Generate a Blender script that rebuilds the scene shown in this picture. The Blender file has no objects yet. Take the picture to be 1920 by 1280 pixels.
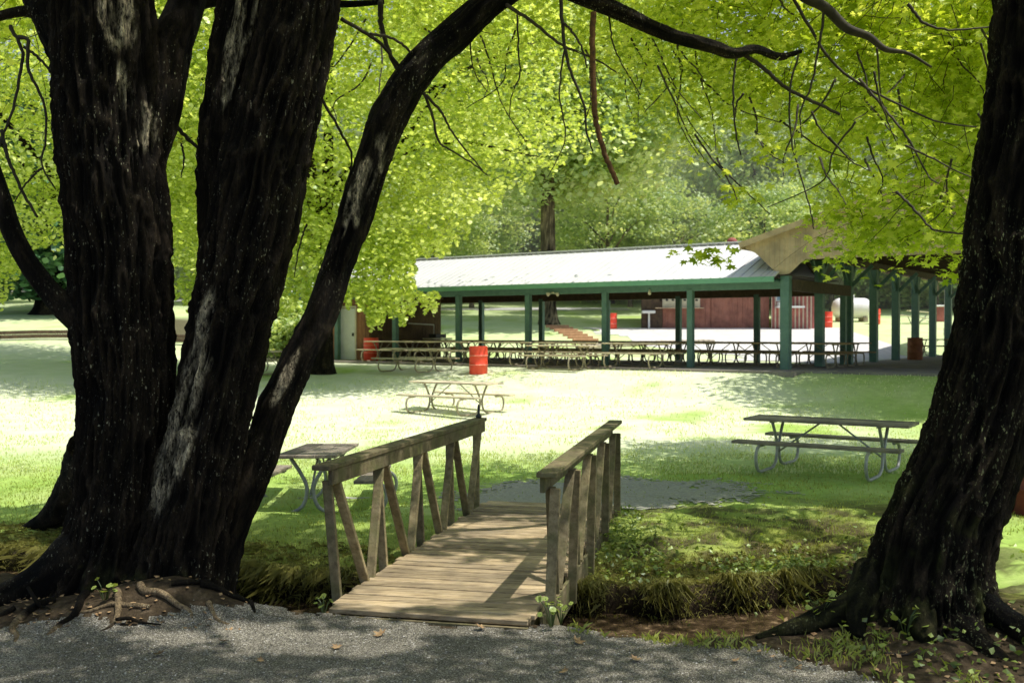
import bpy, math, random
import numpy as np
random.seed(7)
RNG = np.random.default_rng(11)
S = bpy.context.scene
COL = S.collection
F = 1920.0; HZ = 620.0; CZ = 2.1
SUN = np.array([0.42, -0.10, 1.0]); SUN /= np.linalg.norm(SUN)

# ------------------------------------------------------------------ helpers
def W(px, py, D):
    return np.array([(px-960)/F*D, D, CZ-(py-HZ)/F*D])

def tag(o, label=None, cat=None, group=None, kind=None):
    if label: o['label'] = label
    if cat: o['category'] = cat
    if group: o['group'] = group
    if kind: o['kind'] = kind
    return o

def empty(name, loc=(0,0,0), rz=0.0, label=None, cat=None, group=None):
    o = bpy.data.objects.new(name, None); COL.objects.link(o)
    o.location = loc; o.rotation_euler = (0,0,rz)
    o.empty_display_size = 0.2
    return tag(o, label, cat, group)

def copy_tree(o, parent=None):
    c = o.copy(); COL.objects.link(c)
    if parent is not None: c.parent = parent
    for ch in list(o.children): copy_tree(ch, c)
    return c

def mesh_from(name, verts, faces_flat, sizes, mat, parent=None, smooth=False, attrs=None):
    """verts (N,3); faces_flat int array of loop verts; sizes per polygon"""
    me = bpy.data.meshes.new(name)
    verts = np.asarray(verts, dtype=np.float32)
    faces_flat = np.asarray(faces_flat, dtype=np.int32)
    sizes = np.asarray(sizes, dtype=np.int32)
    me.vertices.add(len(verts)); me.vertices.foreach_set('co', verts.ravel())
    me.loops.add(len(faces_flat)); me.loops.foreach_set('vertex_index', faces_flat)
    me.polygons.add(len(sizes))
    st = np.zeros(len(sizes), dtype=np.int32); st[1:] = np.cumsum(sizes)[:-1]
    me.polygons.foreach_set('loop_start', st)
    try: me.polygons.foreach_set('loop_total', sizes)
    except Exception: pass
    me.update(calc_edges=True)
    me.polygons.foreach_set('use_smooth', np.full(len(sizes), smooth, dtype=bool))
    if attrs:
        for k, v in attrs.items():
            a = me.attributes.new(k, 'FLOAT', 'POINT'); a.data.foreach_set('value', np.asarray(v, dtype=np.float32))
    me.validate()
    o = bpy.data.objects.new(name, me); COL.objects.link(o)
    if mat: me.materials.append(mat)
    if parent is not None: o.parent = parent
    return o

class MB:
    def __init__(s): s.v = []; s.f = []; s.sz = []; s.n = 0; s.at = {}
    def add(s, v, f, sz, **at):
        v = np.asarray(v, dtype=float); s.v.append(v); s.f.append(np.asarray(f)+s.n); s.sz.append(np.asarray(sz)); s.n += len(v)
        for k in set(list(s.at.keys())+list(at.keys())):
            if k not in s.at: s.at[k] = [np.zeros(s.n-len(v))] if s.n-len(v) else []
            s.at[k].append(np.broadcast_to(np.asarray(at.get(k, 0.0), dtype=float), (len(v),)))
        return s
    def box(s, c, d, rz=0.0, rx=0.0, ry=0.0, axes=None, bev=0.0):
        """box centre c, full dims d"""
        d = np.array(d)/2.0
        b = min(bev, d.min()*0.45)
        if b > 0:
            pts = []
            idx = {}
            for sx in (-1,1):
                for sy in (-1,1):
                    for sz in (-1,1):
                        for a in range(3):
                            p = np.array([sx*(d[0]-b), sy*(d[1]-b), sz*(d[2]-b)])
                            p[a] += (sx,sy,sz)[a]*b
                            idx[(sx,sy,sz,a)] = len(pts); pts.append(p)
            fs = []
            def quad(l, nrm):
                P = [pts[i] for i in l]
                n = np.cross(P[1]-P[0], P[2]-P[0])
                if np.dot(n, nrm) < 0: l = l[::-1]
                fs.append(l)
            for a in range(3):
                o1, o2 = [(1,2),(0,2),(0,1)][a]
                for sg in (-1,1):
                    l = []
                    for (p, q) in ((-1,-1),(1,-1),(1,1),(-1,1)):
                        k = [0,0,0]; k[a] = sg; k[o1] = p; k[o2] = q
                        l.append(idx[(k[0],k[1],k[2],a)])
                    nn = np.zeros(3); nn[a] = sg; quad(l, nn)
            for a in range(3):
                for b2 in range(a+1,3):
                    c3 = 3-a-b2
                    for sa in (-1,1):
                        for sb in (-1,1):
                            k1=[0,0,0];k1[a]=sa;k1[b2]=sb;k1[c3]=-1
                            k2=list(k1);k2[c3]=1
                            l=[idx[(*k1,a)],idx[(*k1,b2)],idx[(*k2,b2)],idx[(*k2,a)]]
                            nn=np.zeros(3);nn[a]=sa;nn[b2]=sb; quad(l,nn)
            for sx in (-1,1):
                for sy in (-1,1):
                    for sz in (-1,1):
                        quad([idx[(sx,sy,sz,a)] for a in range(3)], np.array([sx,sy,sz]))
            v = np.array(pts)
            f = [i for l in fs for i in l]; sz_ = [len(l) for l in fs]
        else:
            v = np.array([[x,y,z] for x in (-1,1) for y in (-1,1) for z in (-1,1)])*d
            fs = [(0,1,3,2),(4,6,7,5),(0,4,5,1),(2,3,7,6),(0,2,6,4),(1,5,7,3)]
            f = [i for l in fs for i in l]; sz_ = [4]*6
        if axes is not None:
            v = v @ np.array(axes)
        else:
            cx, sx_ = math.cos(rx), math.sin(rx); cy, sy_ = math.cos(ry), math.sin(ry); cz, sz2 = math.cos(rz), math.sin(rz)
            Rx = np.array([[1,0,0],[0,cx,-sx_],[0,sx_,cx]]); Ry = np.array([[cy,0,sy_],[0,1,0],[-sy_,0,cy]]); Rz = np.array([[cz,-sz2,0],[sz2,cz,0],[0,0,1]])
            v = v @ (Rz@Ry@Rx).T
        s.add(v+np.array(c), f, sz_)
        return s
    def beam(s, p, q, w, h, up=(0,0,1), bev=0.0):
        p = np.array(p, float); q = np.array(q, float); L = np.linalg.norm(q-p); d = (q-p)/L
        up = np.array(up, float)
        if abs(np.dot(d, up)) > 0.98: up = np.array([0.0,1.0,0.0])
        x = np.cross(up, d); x /= np.linalg.norm(x); z = np.cross(d, x)
        return s.box((p+q)/2, (w, L, h), axes=[x, d, z], bev=bev)
    def tube(s, pts, r, n=8, cap=True):
        pts = np.asarray(pts, float); m = len(pts)
        r = np.broadcast_to(np.asarray(r, float), (m,))
        X, Y, T = frames(pts)
        a = np.linspace(0, 2*math.pi, n, endpoint=False)
        v = pts[:,None,:] + r[:,None,None]*(np.cos(a)[None,:,None]*X[:,None,:]+np.sin(a)[None,:,None]*Y[:,None,:])
        f, sz = grid_faces(m, n)
        if cap:
            f = np.concatenate([f, np.arange(n)[::-1], np.arange(n)+(m-1)*n]); sz = np.concatenate([sz, [n, n]])
        s.add(v.reshape(-1,3), f, sz); return s
    def lathe(s, prof, n=24, c=(0,0,0), axis='z'):
        prof = np.asarray(prof, float); m = len(prof)
        a = np.linspace(0, 2*math.pi, n, endpoint=False)
        v = np.zeros((m,n,3)); v[:,:,0] = prof[:,0:1]*np.cos(a); v[:,:,1] = prof[:,0:1]*np.sin(a); v[:,:,2] = prof[:,1:2]
        v = v.reshape(-1,3)
        if axis == 'x': v = v[:, [2,0,1]]
        f, sz = grid_faces(m, n)
        f = np.concatenate([f, np.arange(n)[::-1], np.arange(n)+(m-1)*n]); sz = np.concatenate([sz, [n,n]])
        s.add(v+np.array(c), f, sz); return s
    def poly(s, pts, thick):
        """extrude polygon (list of 3d pts) by vector thick"""
        p = np.asarray(pts, float); n = len(p); t = np.array(thick)
        v = np.concatenate([p, p+t]); f = list(range(n))[::-1] + [i+n for i in range(n)]; sz = [n, n]
        for i in range(n):
            j = (i+1) % n; f += [i, j, j+n, i+n]; sz.append(4)
        nn = np.cross(p[1]-p[0], p[2]-p[0])
        s.add(v, f, sz); return s
    def build(s, name, mat, parent=None, smooth=False):
        at = {k: np.concatenate(v) for k, v in s.at.items()}
        return mesh_from(name, np.concatenate(s.v), np.concatenate(s.f), np.concatenate(s.sz), mat, parent, smooth, at)

def grid_faces(m, n, wrap=True):
    i = np.arange(m-1)[:,None]; k = n if wrap else n-1
    j = np.arange(k)[None,:]; j2 = (j+1) % n
    q = np.stack([i*n+j, i*n+j2, (i+1)*n+j2, (i+1)*n+j], -1).reshape(-1)
    return q, np.full((m-1)*k, 4)

def frames(pts):
    m = len(pts)
    T = np.gradient(pts, axis=0); T /= np.linalg.norm(T, axis=1, keepdims=True)+1e-9
    ref = np.array([0.,-1.,0.]) if abs(T[0][1]) < 0.9 else np.array([1.,0.,0.])
    X = np.zeros((m,3)); prev = ref
    for k in range(m):
        x = prev-np.dot(prev, T[k])*T[k]; x /= np.linalg.norm(x)+1e-9; X[k] = x; prev = x
    return X, np.cross(T, X), T

def smooth_path(pts, rad, n):
    pts = np.asarray(pts, float); rad = np.asarray(rad, float); m = len(pts)
    t = np.linspace(0, m-1, n); i = np.clip(t.astype(int), 0, m-2); u = (t-i)[:,None]
    P = np.vstack([2*pts[0]-pts[1], pts, 2*pts[-1]-pts[-2]])
    p0, p1, p2, p3 = P[i], P[i+1], P[i+2], P[i+3]
    out = 0.5*((2*p1)+(-p0+p2)*u+(2*p0-5*p1+4*p2-p3)*u*u+(-p0+3*p1-3*p2+p3)*u**3)
    return out, np.interp(t, np.arange(m), rad)

def _h(ix, iy, iz, seed):
    n = (ix*374761393 + iy*668265263 + iz*2147483647 + seed*1274126177) & 0xffffffff
    n = ((n ^ (n >> 13))*1274126177) & 0xffffffff
    n = (n ^ (n >> 16)) & 0xffffffff
    n = (n*2246822519) & 0xffffffff
    return ((n >> 7) & 0xffff)/65535.0
def noise3(p, seed=0):
    p = np.asarray(p, float); i = np.floor(p).astype(np.int64); f = p-i; f = f*f*(3-2*f)
    r = 0
    for dx in (0,1):
        for dy in (0,1):
            for dz in (0,1):
                w = (f[...,0] if dx else 1-f[...,0])*(f[...,1] if dy else 1-f[...,1])*(f[...,2] if dz else 1-f[...,2])
                r = r+w*_h(i[...,0]+dx, i[...,1]+dy, i[...,2]+dz, seed)
    return r
def fbm(p, seed=0, o=4):
    p = np.asarray(p, float); a = .5; r = 0
    for k in range(o): r = r+a*noise3(p*2**k, seed+k); a *= .5
    return r
def sst(a, b, x):
    t = np.clip((np.asarray(x, float)-a)/(b-a), 0, 1); return t*t*(3-2*t)

# ------------------------------------------------------------------ materials
def NM(name):
    m = bpy.data.materials.new(name); m.use_nodes = True
    nt = m.node_tree; b = nt.nodes['Principled BSDF']
    return m, nt, b
def N(nt, t, **k):
    n = nt.nodes.new(t)
    for a, v in k.items():
        if a.startswith('_'): n.inputs[a[1:]].default_value = v
        else: setattr(n, a, v)
    return n
def ramp(nt, fac, stops):
    r = nt.nodes.new('ShaderNodeValToRGB'); e = r.color_ramp.elements
    while len(e) < len(stops): e.new(0.5)
    for i, (p, c) in enumerate(stops):
        e[i].position = p; e[i].color = (*c, 1) if len(c) == 3 else c
    nt.links.new(fac, r.inputs['Fac']); return r.outputs['Color']
def noise_tex(nt, scale, detail=6, rough=.6, vec=None, stretch=None, coord='Object'):
    t = N(nt, 'ShaderNodeTexNoise'); t.inputs['Scale'].default_value = scale; t.inputs['Detail'].default_value = detail; t.inputs['Roughness'].default_value = rough
    tc = N(nt, 'ShaderNodeTexCoord'); o = tc.outputs[coord]
    if stretch:
        mp = N(nt, 'ShaderNodeMapping'); mp.inputs['Scale'].default_value = stretch; nt.links.new(o, mp.inputs['Vector']); o = mp.outputs['Vector']
    nt.links.new(o, t.inputs['Vector']); return t.outputs['Fac']
def mix(nt, fac, a, b, mode='MIX'):
    m = N(nt, 'ShaderNodeMix'); m.data_type = 'RGBA'; m.blend_type = mode
    for s, v in ((m.inputs[0], fac), (m.inputs[6], a), (m.inputs[7], b)):
        if hasattr(v, 'links') or hasattr(v, 'is_linked'): nt.links.new(v, s)
        elif isinstance(v, (int, float)): s.default_value = v
        else: s.default_value = (*v, 1) if len(v) == 3 else v
    return m.outputs[2]
def bump(nt, b, h, strength=.5, dist=.02):
    n = N(nt, 'ShaderNodeBump'); n.inputs['Strength'].default_value = strength; n.inputs['Distance'].default_value = dist
    nt.links.new(h, n.inputs['Height']); nt.links.new(n.outputs['Normal'], b.inputs['Normal'])
def attr(nt, name):
    a = N(nt, 'ShaderNodeAttribute'); a.attribute_name = name; return a.outputs['Fac']

def mat_var(name, c1, c2, scale=4, rough=.7, bs=0.0, bscale=40, stretch=None, metal=0.0, c3=None):
    m, nt, b = NM(name)
    st = [(.3, c1), (.7, c2)] if c3 is None else [(.25, c1), (.5, c2), (.75, c3)]
    c = ramp(nt, noise_tex(nt, scale, stretch=stretch), st)
    nt.links.new(c, b.inputs['Base Color']); b.inputs['Roughness'].default_value = rough; b.inputs['Metallic'].default_value = metal
    if bs: bump(nt, b, noise_tex(nt, bscale, stretch=stretch), bs)
    return m

def mat_leaf(name, dark, mid, light, trans=.5, emit=0):
    m, nt, b = NM(name)
    a = attr(nt, 'tint')
    c = ramp(nt, a, [(0.0, dark), (.45, mid), (1.0, light)])
    d = N(nt, 'ShaderNodeBsdfDiffuse'); t = N(nt, 'ShaderNodeBsdfTranslucent'); g = N(nt, 'ShaderNodeBsdfGlossy')
    nt.links.new(c, d.inputs['Color'])
    tc = mix(nt, 1.0, c, (1.25, 1.2, .55), 'MULTIPLY')
    nt.links.new(tc, t.inputs['Color'])
    g.inputs['Roughness'].default_value = .45; g.inputs['Color'].default_value = (.8,.9,.8,1)
    ms = N(nt, 'ShaderNodeMixShader'); ms.inputs[0].default_value = trans
    nt.links.new(d.outputs[0], ms.inputs[1]); nt.links.new(t.outputs[0], ms.inputs[2])
    m2 = N(nt, 'ShaderNodeMixShader'); m2.inputs[0].default_value = .06
    nt.links.new(ms.outputs[0], m2.inputs[1]); nt.links.new(g.outputs[0], m2.inputs[2])
    nt.links.new(m2.outputs[0], nt.nodes['Material Output'].inputs['Surface'])
    nt.nodes.remove(b)
    return m

def mat_bark(name, c1, c2, pale=(.52,.46,.33), lich=(.42,.42,.30), lthr=.635):
    m, nt, b = NM(name)
    n1 = noise_tex(nt, 9, 8, .65, stretch=(1,1,.22))
    c = ramp(nt, n1, [(.32, c1), (.68, c2)])
    sp = noise_tex(nt, 62, 3, .55, stretch=(1,1,.4)); big = noise_tex(nt, 2.2, 3, .5)
    spf = ramp(nt, sp, [(lthr, (0,0,0)), (lthr+.05, (1,1,1))]); bf = ramp(nt, big, [(.42, (0,0,0)), (.62, (1,1,1))])
    k = mix(nt, 1.0, spf, bf, 'MULTIPLY')
    c = mix(nt, k, c, lich)
    n2 = noise_tex(nt, 16, 6, .7, stretch=(1,1,.25))
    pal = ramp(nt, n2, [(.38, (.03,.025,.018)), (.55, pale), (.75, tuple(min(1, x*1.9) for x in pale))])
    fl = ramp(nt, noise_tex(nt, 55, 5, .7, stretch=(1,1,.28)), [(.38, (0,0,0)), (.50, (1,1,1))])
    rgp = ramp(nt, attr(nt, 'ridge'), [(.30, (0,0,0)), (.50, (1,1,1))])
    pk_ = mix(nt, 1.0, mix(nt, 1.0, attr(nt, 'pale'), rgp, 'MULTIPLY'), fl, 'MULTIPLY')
    c = mix(nt, pk_, c, pal)  # pale bark and sun highlights, both put into the colour
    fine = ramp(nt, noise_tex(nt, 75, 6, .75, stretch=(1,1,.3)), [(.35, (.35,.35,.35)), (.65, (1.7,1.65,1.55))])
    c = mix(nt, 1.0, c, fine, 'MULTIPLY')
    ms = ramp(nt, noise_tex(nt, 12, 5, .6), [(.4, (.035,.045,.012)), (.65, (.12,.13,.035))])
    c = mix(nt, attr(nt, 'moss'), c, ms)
    c = mix(nt, 1.0, c, ramp(nt, attr(nt, 'ridge'), [(.30, (.10,.10,.10)), (.62, (.9,.9,.9)), (.85, (2.1,2.05,1.95))]), 'MULTIPLY')  # relief shading put into the colour: dark cracks, light ridges
    nt.links.new(c, b.inputs['Base Color']); b.inputs['Roughness'].default_value = .9
    b.inputs['Specular IOR Level'].default_value = .15
    bump(nt, b, noise_tex(nt, 45, 8, .75, stretch=(1,1,.25)), 1.0, .05)
    return m

M = {}
M['leaf_near'] = mat_leaf('leaf_near', (.30,.41,.035), (.62,.72,.09), (.86,.91,.30), .6)
M['leaf_mid'] = mat_leaf('leaf_mid', (.26,.38,.06), (.62,.72,.13), (.88,.93,.46), .5)
M['leaf_far'] = mat_leaf('leaf_far', (.30,.44,.20), (.55,.66,.32), (.82,.88,.52), .5)
M['leaf_dark'] = mat_leaf('leaf_dark', (.22,.34,.17), (.42,.54,.28), (.72,.80,.48), .5)
M['leaf_pine'] = mat_leaf('leaf_pine', (.05,.13,.06), (.10,.22,.10), (.18,.34,.15), .2)
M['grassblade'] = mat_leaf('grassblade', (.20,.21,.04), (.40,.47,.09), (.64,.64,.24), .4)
M['weed'] = mat_leaf('weed', (.07,.10,.02), (.20,.28,.045), (.42,.50,.12), .35)
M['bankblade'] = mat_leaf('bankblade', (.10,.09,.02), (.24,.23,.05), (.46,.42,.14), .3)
M['lawnblade'] = mat_leaf('lawnblade', (.52,.62,.28), (.72,.78,.46), (.86,.86,.68), .4)  # blades paled in colour to match the sunlit lawn
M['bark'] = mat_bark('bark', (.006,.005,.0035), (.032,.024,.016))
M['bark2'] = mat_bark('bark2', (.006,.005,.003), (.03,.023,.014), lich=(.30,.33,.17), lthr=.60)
M['bark3'] = mat_bark('bark3', (.10,.08,.055), (.24,.20,.14))
M['rootbark'] = mat_bark('rootbark', (.05,.038,.024), (.20,.155,.10))
M['twig'] = mat_var('twig', (.02,.016,.01), (.075,.06,.038), 6, .85)
M['deadwood'] = mat_var('deadwood', (.02,.012,.008), (.20,.09,.03), 14, .9, .6, 60, c3=(.02,.014,.01))
M['wood_deck'] = None
def mat_plank(name, base, light, dark, axis_scale=(1,1,1), green=None):
    m, nt, b = NM(name)
    c = ramp(nt, noise_tex(nt, 7, 8, .7, stretch=axis_scale), [(.25, dark), (.5, base), (.78, light)])
    c2 = ramp(nt, noise_tex(nt, 1.7, 4, .6), [(.35, (.65,.65,.65)), (.65, (1.15,1.12,1.05))])
    c = mix(nt, 1.0, c, c2, 'MULTIPLY')
    a = attr(nt, 'tint')
    c = mix(nt, 1.0, c, ramp(nt, a, [(0, (.58,.58,.57)), (1, (1.3,1.27,1.2))]), 'MULTIPLY')
    if green: c = mix(nt, ramp(nt, noise_tex(nt, 5, 5, .6), [(.45, (0,0,0)), (.7, (.75,.75,.75))]), c, green)
    nt.links.new(c, b.inputs['Base Color']); b.inputs['Roughness'].default_value = .8; b.inputs['Specular IOR Level'].default_value = .25
    bump(nt, b, noise_tex(nt, 22, 6, .7, stretch=axis_scale), .6, .01)
    return m
M['deck'] = mat_plank('deck_planks', (.42,.33,.215), (.66,.55,.40), (.13,.095,.06), (.6,5,5))
M['rail'] = mat_plank('rail_wood', (.32,.265,.155), (.52,.45,.29), (.10,.078,.045), (2,2,2), (.13,.14,.05))
M['table_grey'] = mat_plank('table_wood', (.36,.31,.26), (.52,.46,.39), (.20,.165,.13), (.5,5,5))
M['table_light'] = mat_plank('table_wood_pale', (.72,.64,.48), (.85,.78,.62), (.45,.36,.24), (.5,5,5))
M['table_tan'] = mat_plank('table_wood_tan', (.50,.36,.20), (.62,.48,.30), (.28,.18,.10), (.5,5,5))
M['galv'] = mat_var('galvanised', (.30,.30,.29), (.48,.47,.44), 12, .5, metal=.35)
M['galv_rust'] = mat_var('galvanised_worn', (.22,.19,.13), (.42,.36,.25), 12, .6, metal=.2)
M['green'] = mat_var('green_paint', (.085,.175,.145), (.13,.24,.20), 5, .55)
M['green_fascia'] = mat_var('green_fascia', (.13,.33,.22), (.18,.40,.28), 3, .5)
M['dark_under'] = mat_var('dark_timber', (.05,.032,.02), (.12,.075,.045), 6, .8)
M['slab'] = mat_var('concrete', (.20,.175,.16), (.33,.29,.26), 1.2, .85, .2, 30)
M['tan'] = mat_plank('tan_siding', (.95,.72,.50), (.95,.80,.60), (.90,.64,.44), (3,3,.3))
M['orange'] = mat_plank('orange_siding', (.62,.30,.17), (.70,.37,.22), (.45,.20,.11), (3,3,.3))
M['brown'] = mat_plank('brown_siding', (.26,.17,.10), (.34,.23,.14), (.16,.10,.06), (3,3,.3))
M['redbrown'] = mat_plank('redbrown_siding', (.56,.25,.20), (.64,.32,.26), (.42,.17,.13), (3,3,.3))
M['redwhite'] = mat_plank('red_metal_siding', (.66,.22,.20), (.74,.32,.28), (.55,.16,.15), (3,3,.3))
M['white'] = mat_var('white_paint', (.70,.70,.68), (.82,.82,.80), 3, .5)
M['red'] = mat_var('red_paint', (.85,.06,.03), (.90,.10,.05), 3, .45)
M['redband'] = mat_var('red_worn_band', (.88,.12,.06), (.9,.55,.45), 14, .5)
M['rust'] = mat_var('rust_paint', (.22,.075,.03), (.38,.14,.055), 6, .7)
M['darkred'] = mat_var('dark_red_paint', (.12,.02,.015), (.22,.05,.03), 5, .6)
M['pane'] = mat_var('window_glass', (.15,.25,.35), (.30,.42,.5), 2, .1)
M['black'] = mat_var('black_metal', (.02,.02,.02), (.05,.05,.05), 6, .5)
M['stone'] = mat_var('stone', (.30,.26,.20), (.55,.48,.38), 5, .9, .4, 20)
M['step'] = mat_var('brick_step', (.42,.20,.12), (.60,.33,.20), 8, .9)
M['cream'] = mat_var('cream_paint', (.6,.52,.38), (.75,.68,.52), 4, .6)
M['dryleaf'] = mat_var('dry_leaf', (.20,.11,.05), (.45,.30,.15), 20, .7)

def mat_roof():
    m, nt, b = NM('white_metal_roof')
    c = ramp(nt, noise_tex(nt, .7, 4), [(.3, (.62,.62,.63)), (.7, (.70,.70,.70))])
    nt.links.new(c, b.inputs['Base Color']); b.inputs['Roughness'].default_value = .5
    return m
M['roof'] = mat_roof()
M['roof2'] = mat_var('brown_roof', (.35,.24,.16), (.48,.34,.22), 2, .7)

def mat_ground():
    m, nt, b = NM('lawn')
    g1 = noise_tex(nt, .55, 8, .65); g2 = noise_tex(nt, 7, 8, .7)
    lawn = ramp(nt, g1, [(.3, (.30,.47,.085)), (.5, (.42,.58,.15)), (.72, (.56,.66,.27))])
    lawn = mix(nt, 1.0, lawn, ramp(nt, g2, [(.3, (.80,.82,.78)), (.7, (1.12,1.1,1.08))]), 'MULTIPLY')
    sun_pale = ramp(nt, noise_tex(nt, 1.2, 6, .6), [(.35, (.66,.72,.46)), (.7, (.78,.80,.62))])  # paler grass colour standing in for strong sun on the lawn
    lawn = mix(nt, attr(nt, 'dry'), lawn, sun_pale)
    shade = ramp(nt, noise_tex(nt, 2.6, 9, .72), [(.30, (.10,.085,.03)), (.44, (.20,.20,.05)), (.58, (.30,.34,.07)), (.74, (.50,.42,.20))])  # mossy soil colours, darkened to carry the canopy's shade
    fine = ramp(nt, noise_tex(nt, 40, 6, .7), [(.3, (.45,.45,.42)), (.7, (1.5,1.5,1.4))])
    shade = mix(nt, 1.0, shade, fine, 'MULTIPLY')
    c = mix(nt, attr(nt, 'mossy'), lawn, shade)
    dirt = ramp(nt, noise_tex(nt, 14, 8, .7), [(.3, (.028,.020,.012)), (.55, (.085,.062,.038)), (.75, (.20,.15,.10))])
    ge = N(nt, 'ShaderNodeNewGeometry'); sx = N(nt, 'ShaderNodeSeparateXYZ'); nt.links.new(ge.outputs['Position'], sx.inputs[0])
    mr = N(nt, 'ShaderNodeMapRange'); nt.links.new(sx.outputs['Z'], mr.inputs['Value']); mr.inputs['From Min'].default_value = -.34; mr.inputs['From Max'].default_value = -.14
    bank_shade = ramp(nt, mr.outputs['Result'], [(0, (.16,.14,.12)), (1, (1,1,1))])  # shade below the bank lip, painted by darkening the dirt downward
    dirt = mix(nt, 1.0, dirt, bank_shade, 'MULTIPLY')
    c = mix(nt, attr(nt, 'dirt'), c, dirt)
    nt.links.new(c, b.inputs['Base Color']); b.inputs['Roughness'].default_value = .95; b.inputs['Specular IOR Level'].default_value = .1
    bump(nt, b, noise_tex(nt, 28, 8, .75), .7, .04)
    return m
def mat_gravel():
    m, nt, b = NM('gravel')
    v = N(nt, 'ShaderNodeTexVoronoi'); v.inputs['Scale'].default_value = 165
    tc = N(nt, 'ShaderNodeTexCoord'); nt.links.new(tc.outputs['Object'], v.inputs['Vector'])
    gr = N(nt, 'ShaderNodeSeparateColor'); nt.links.new(v.outputs['Color'], gr.inputs[0])
    c = ramp(nt, gr.outputs[0], [(0, (.05,.046,.036)), (.45, (.16,.15,.122)), (.75, (.25,.235,.20)), (1, (.58,.56,.51))])
    c = mix(nt, 1.0, c, ramp(nt, noise_tex(nt, 1.6, 6, .65), [(.3, (.62,.59,.52)), (.7, (1.25,1.21,1.14))]), 'MULTIPLY')
    nt.links.new(c, b.inputs['Base Color']); b.inputs['Roughness'].default_value = .9
    bump(nt, b, v.outputs['Distance'], .8, .012)
    return m
def mat_water():
    m, nt, b = NM('creek_water')
    c = ramp(nt, noise_tex(nt, 9, 6, .65), [(.36, (.02,.014,.008)), (.55, (.075,.05,.028)), (.75, (.34,.24,.14))])
    nt.links.new(c, b.inputs['Base Color']); b.inputs['Roughness'].default_value = .12
    bump(nt, b, noise_tex(nt, 14, 4, .5), .25, .02)
    return m
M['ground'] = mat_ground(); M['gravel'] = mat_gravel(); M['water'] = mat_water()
M['gravel_light'] = mat_var('landing_gravel', (.24,.235,.19), (.42,.41,.34), 30, .9, .4, 60)
M['gravel_far'] = mat_var('pale_gravel', (.50,.49,.47), (.66,.65,.62), 2, .9)

# ------------------------------------------------------------------ frames for the pavilions
O = np.array([8.13, 30.4]); U = np.array([-.818, .575]); V = np.array([.575, .818]); SP = 3.08; ZS = .95
def PV(t, v): # t in bays along U
    p = O+U*SP*t+V*v; return p
def P3(t, v, z):
    p = PV(t, v); return np.array([p[0], p[1], z])
def loc_uv(x, y):
    dx = x-O[0]; dy = y-O[1]
    return (dx*U[0]+dy*U[1])/SP, dx*V[0]+dy*V[1]

# ------------------------------------------------------------------ terrain
CRX = np.array([-60, -12, -7, -5, -3.5, -2, -.5, .6, 1.6, 2.6, 3.4, 4.6, 8])
CRY = np.array([14, 12, 10.6, 10.0, 9.45, 8.95, 8.62, 8.45, 8.45, 8.75, 9.2, 9.6, 10])
CRD = np.array([.45, .5, .52, .52, .52, .52, .5, .5, .5, .5, .35, .0, 0])
PEX = np.array([-30, -6, -4, -2.6, -1.5, -.2, .38, 1.03, 1.7, 2.07, 2.6, 3.5])
PEY = np.array([7.2, 7.15, 7.1, 7.25, 7.5, 7.38, 7.2, 6.86, 6.66, 6.2, 5.6, 4.0])
def creek_y(x): return np.interp(x, CRX, CRY)
def path_edge(x): return np.interp(x, PEX, PEY)
def height(x, y):
    x = np.asarray(x, float); y = np.asarray(y, float)
    z = np.interp(y, [-50, 20, 24, 28, 32, 36, 42, 48, 56, 60, 75, 85, 110, 160, 400], [0, 0, .05, .30, .65, .82, .93, 1.25, 2.1, 2.5, 3.7, 4.4, 6.5, 11, 32])
    z = z+sst(-12, -22, x)*sst(30, 45, y)*.6
    # keep the ground just under the slabs
    t, v = loc_uv(x, y)
    m = sst(-5.5, -1.6, v)*sst(9.0, 6.2, v)*sst(-.6, 0, t)*sst(8.6, 7.6, t)
    m2 = sst(-4.5, -.5, v)*sst(27, 24.5, v)*sst(.9, .45, t)*sst(-5.2, -3.8, t)
    z = z*(1-np.maximum(m, m2))+(ZS-.07)*np.maximum(m, m2)
    yc = creek_y(x)+.06*np.sin(x*3.1)+.05*np.sin(x*7.3+1); d = np.interp(x, CRX, CRD)
    pe = np.minimum(np.interp(x, [-30,-6,-4,-2.6,-1.5,-.2,.38,1.03,1.7,2.3,2.8,3.5], [7.2,7.15,7.1,7.25,7.5,7.38,7.2,6.86,6.9,7.5,8.0,8.3]), yc-.75)
    far = sst(yc+.60, yc+.46, y); near = np.clip((y-pe-.06)/np.where(x > 1.7, .6, .95), 0, 1)**.85
    nearw = sst(-1.6, -2.6, x)           # steeper near bank on the left, under the tree
    near = near*(1-nearw)+nearw*sst(yc-.9, yc-.3, y)
    z = z-d*np.where(y > yc, far, near)
    z = z-.20*sst(yc+.40, yc+.72, y)*sst(yc+3.2, yc+.7, y)*sst(5, 2.5, x)
    p = np.stack([x*1.3, y*1.3, 0*x], -1)
    near_m = sst(18, 13, y)*sst(path_edge(x)-.1, path_edge(x)+.6, y)
    z = z+(fbm(p, 3)-.5)*.12*near_m+(fbm(p*4, 5, 3)-.45)*.09*near_m*sst(13, 10.5, y)
    z = z+.24*np.exp(-((x+2.35)**2/.38+(y-7.62)**2/.09))+.10*np.exp(-((x+3.3)**2/.6+(y-7.55)**2/.1))
    z = z+.20*np.exp(-((x-2.9)**2/1.2+(y-7.3)**2/.5))
    z = z-.23*np.exp(-(((x+2.5)/1.7)**2+((y-13.8)/1.5)**2))
    z = z-.02*sst(path_edge(x)+.2, path_edge(x)-.1, y)
    return z
def zg(x, y): return float(height(np.array([x]), np.array([y]))[0])

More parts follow.
